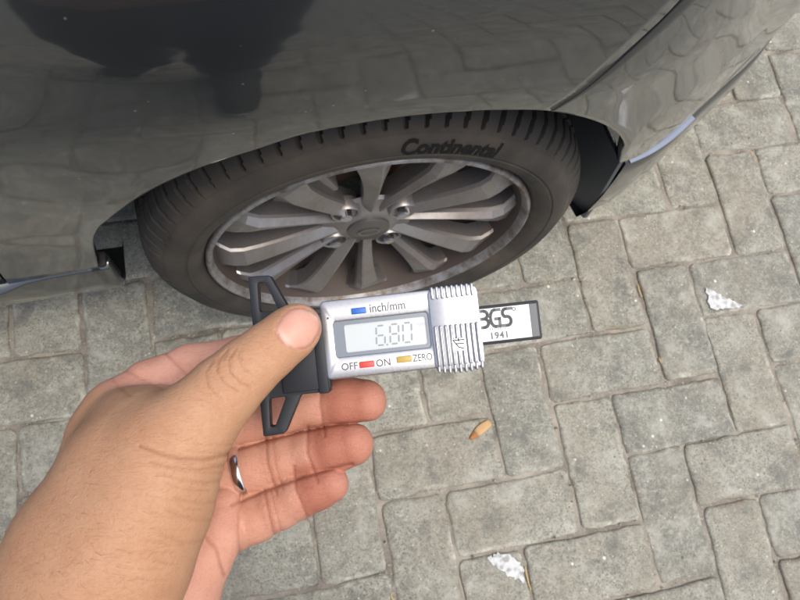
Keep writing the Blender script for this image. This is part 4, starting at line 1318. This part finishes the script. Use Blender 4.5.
# wide-stroked logo lettering
def arc(cx, cy, rx, ry, a0, a1, n=7):
    return [(cx + rx * math.cos(R(a0 + (a1 - a0) * i / n)), cy + ry * math.sin(R(a0 + (a1 - a0) * i / n))) for i in range(n + 1)]
def poly_stroke(pts, w, z=-5.9):
    return [(a, b) for a, b in zip(pts[:-1], pts[1:])]
x0, y0, hgt = 76.0, -6.4, 16.5
B_ = [(x0 - 3, y0 + hgt), (x0 + 4, y0 + hgt)] + arc(x0 + 4, y0 + hgt * .76, 4.2, hgt * .24, 90, -90) + [(x0 - 1, y0 + hgt * .52)]
B2 = [(x0 + 4, y0 + hgt * .52)] + arc(x0 + 4, y0 + hgt * .26, 4.6, hgt * .26, 90, -90) + [(x0 - 3, y0)]
G_ = [(x0 + 20.5, y0 + hgt)] + [(x0 + 15.5, y0 + hgt)] + arc(x0 + 15.5, y0 + hgt * .5, 4.6, hgt * .5, 90, 270) + [(x0 + 20, y0), (x0 + 20, y0 + hgt * .45), (x0 + 16.2, y0 + hgt * .45)]
S_ = [(x0 + 32.5, y0 + hgt)] + arc(x0 + 27, y0 + hgt * .76, 3.4, hgt * .24, 90, 250) + arc(x0 + 27.5, y0 + hgt * .26, 3.8, hgt * .27, 80, -90) + [(x0 + 23.2, y0)]
for lt in (B_, B2, G_, S_):
    o = strokes('logo_letter', poly_stroke(lt, 3), 3.0, -5.9, LOGO, lab)
word('TECHNIC', 93.5, -10.4, 3.6, lab, LOGO, -5.85, spacing=1.25)
word('1941', 94.0, -18.6, 9.0, lab, LOGO, -5.85, bold=0.25 * k_, spacing=1.12)
strokes('registered_mark', [(a, b) for a, b in zip(arc(111.5, 9, 1.6, 1.6, 0, 360, 10)[:-1], arc(111.5, 9, 1.6, 1.6, 0, 360, 10)[1:])], 0.7, -5.85, LOGO, lab)

# black measuring foot with two triangular arms
BC = -10.0
outer = [(-152, BC + 81), (-130, BC + 80), (-113, BC + 42), (-84, BC + 42), (-84, BC - 43), (-111, BC - 43), (-131, BC - 80), (-153, BC - 81)]
h1 = [(-143, 64), (-135, 63), (-124.5, 33), (-144, 34)]
h2 = [(-145, -82), (-140, -81.5), (-126, -53), (-143.5, -54)]
def rnd(poly, r=3.0, n=4):
    out = []
    P = [np.array(p, float) for p in poly]
    for i in range(len(P)):
        a, b, c = P[i - 1], P[i], P[(i + 1) % len(P)]
        u = (a - b) / np.linalg.norm(a - b); w = (c - b) / np.linalg.norm(c - b)
        rr = min(r, np.linalg.norm(a - b) * .4, np.linalg.norm(c - b) * .4)
        for j in range(n + 1):
            t = j / n
            out.append(tuple((b + u * rr) * (1 - t) ** 2 + 2 * t * (1 - t) * b + (b + w * rr) * t ** 2))
    return out
S2 = lambda L: [(x * k_, y * k_) for x, y in L]
frombm('foot', poly_extrude(S2(rnd(outer, 2.5)), [S2(rnd(h1, 3)), S2(rnd(h2, 3))], -20 * k_, -5 * k_, 1.0 * k_), BLK, gauge, True, R(40))
frombm('foot_block', rbox(*q(-128, -80, BC - 40, BC + 41, -23, -0.5), 1.6 * k_, 2), BLK, gauge, True, R(40))
frombm('foot_collar', rbox(*q(-92, -81.5, BC - 44, BC + 36, -24, 0.9), 1.4 * k_, 2), BLK, gauge, True, R(40))
bm = bmesh.new()
bmesh.ops.create_cone(bm, cap_ends=True, segments=20, radius1=3.2 * k_, radius2=2.2 * k_, depth=36 * k_, matrix=Matrix.Translation(q(-152, BC, -12.5)) @ Matrix.Rotation(R(-90), 4, 'Y'))
frombm('depth_pin', bm, SILV, gauge, True, R(40))
# ------------------------------------------------------------------ small marks on the paving
PAINTW = Mat('dried_white_paint', (0.66, 0.67, 0.66, 1), 0.7)
n = PAINTW.noise(PAINTW.pos(), 120, 4)
PAINTW.set('Base Color', PAINTW.ramp(n, [(0.38, (0.27, 0.27, 0.255)), (0.52, (0.46, 0.475, 0.47)), (0.7, (0.56, 0.57, 0.56))]))
def on_ground(px, py, z=0.0):
    d = CR * (px - 400) / 700 + CD * (py - 300) / 700 + CF
    return CAM + d * ((z - CAM[2]) / d[2])
def blob(name, pts, mat, label, cat, h=0.0003, z=0.0021, jit=0.0016, group=None):
    r = np.random.default_rng(len(name) + int(abs(pts[0][0]) * 1000))
    P = resample(np.array(list(pts) + [pts[0]], float), 40)[:-1]
    P = P + r.normal(0, jit, P.shape)
    bm = bmesh.new()
    vs = [bm.verts.new((x, y, z)) for x, y in P]
    bm.faces.new(vs)
    rr = bmesh.ops.inset_region(bm, faces=bm.faces[:], thickness=0.001, depth=h * 0.6)
    o = frombm(name, bm, mat, None, True)
    return tag(o, label, cat, group)
g = lambda L: [tuple(on_ground(*p)[:2]) for p in L]
blob('paint_splash', g([(705, 287), (716, 292), (727, 299), (744, 306), (728, 309), (712, 310), (706, 302), (709, 297)]), PAINTW.m, 'white triangular paint splash on a paver near the right picture edge', 'paint splash')
blob('paint_splash', g([(486, 557), (495, 553), (508, 555), (519, 561), (524, 572), (523, 583), (514, 578), (503, 571), (492, 566)]), PAINTW.m, 'white chalky paint patch on a paver near the bottom edge', 'paint splash')
# dried curled leaf scrap: tan blade with an orange stem end
p0, p1 = on_ground(490, 422, 0.003), on_ground(470, 439, 0.0025)
ax = np.array(p1) - np.array(p0); L = np.linalg.norm(ax); ax /= L
butt = tag(empty('leaf_scrap', tuple(p0)), 'small tan and orange dried leaf scrap lying on a paver below the gauge', 'leaf')
def tube(name, t0, t1, r0, r1, mat, parent):
    e1 = np.cross(ax, (0, 0, 1)); e1 /= np.linalg.norm(e1); e2 = np.cross(e1, ax)
    vv, nn = [], 14
    rows = 6
    for j in range(rows):
        t = t0 + (t1 - t0) * j / (rows - 1)
        r = r0 + (r1 - r0) * j / (rows - 1)
        for i in range(nn):
            a = 2 * math.pi * i / nn
            w = 1 + 0.12 * math.sin(3 * a + 4 * t / L)
            vv.append(ax * t + e1 * math.cos(a) * r * w * 1.15 * (0.35 + 0.75 * math.sin(math.pi * min(1, max(0.06, 0.15 + 0.8 * t / L)))) + e2 * math.sin(a) * r * w * 0.38)
    f = [(j * nn + i, j * nn + (i + 1) % nn, (j + 1) * nn + (i + 1) % nn, (j + 1) * nn + i) for j in range(rows - 1) for i in range(nn)]
    f += [tuple(range(nn)), tuple(range((rows - 1) * nn, rows * nn))]
    return mk(name, vv, f, mat, parent, True)
tube('blade', 0, L * 0.68, 0.0062, 0.0056, Mat('dry_leaf', (0.45, 0.29, 0.14, 1), 0.8).m, butt)
tube('stem_end', L * 0.68, L, 0.0056, 0.0048, Mat('leaf_stem', (0.30, 0.125, 0.04, 1), 0.8).m, butt)
# dry straw and leaf scraps in the joints
STRAW = Mat('dry_straw', (0.5, 0.36, 0.16, 1), 0.8).m
straws = [((525, 567), (531, 590), 'dry straw stalk in the joint beside the white chalky patch'),
          ((391, 594), (394, 600), 'short dry stalk in the joint at the bottom edge'),
          ((735, 414), (738, 421), 'tan scrap of leaf in the joint, far right, level with the tan leaf'),
          ((659, 358), (662, 363), 'tan scrap in the joint right of the gauge rail'),
          ((638, 285), (642, 297), 'orange dry scrap in the joint under the bumper, right of the wheel'),
          ((751, 152), (756, 162), 'dry leaf scrap in the joint at the upper right, beyond the bumper')]
for a, b, lab_ in straws:
    A, B_ = np.array(on_ground(*a, -0.001)), np.array(on_ground(*b, -0.0005))
    d = B_ - A; Ls = np.linalg.norm(d); d /= Ls; s = np.cross(d, (0, 0, 1))
    w = 0.0011
    v = []
    for t in (0, 0.3, 0.65, 1.0):
        bend = s * 0.0012 * math.sin(t * 3)
        c_ = A + d * Ls * t + bend
        v += [c_ + s * w, c_ - s * w, c_ - s * w * 0.5 + np.array([0, 0, 0.0014]), c_ + s * w * 0.5 + np.array([0, 0, 0.0014])]
    f = [(4 * i + j, 4 * i + (j + 1) % 4, 4 * i + 4 + (j + 1) % 4, 4 * i + 4 + j) for i in range(3) for j in range(4)] + [(0, 1, 2, 3), (12, 13, 14, 15)]
    tag(mk('straw_scrap', v, f, STRAW), lab_, 'straw', 'dry scraps in the paving joints')
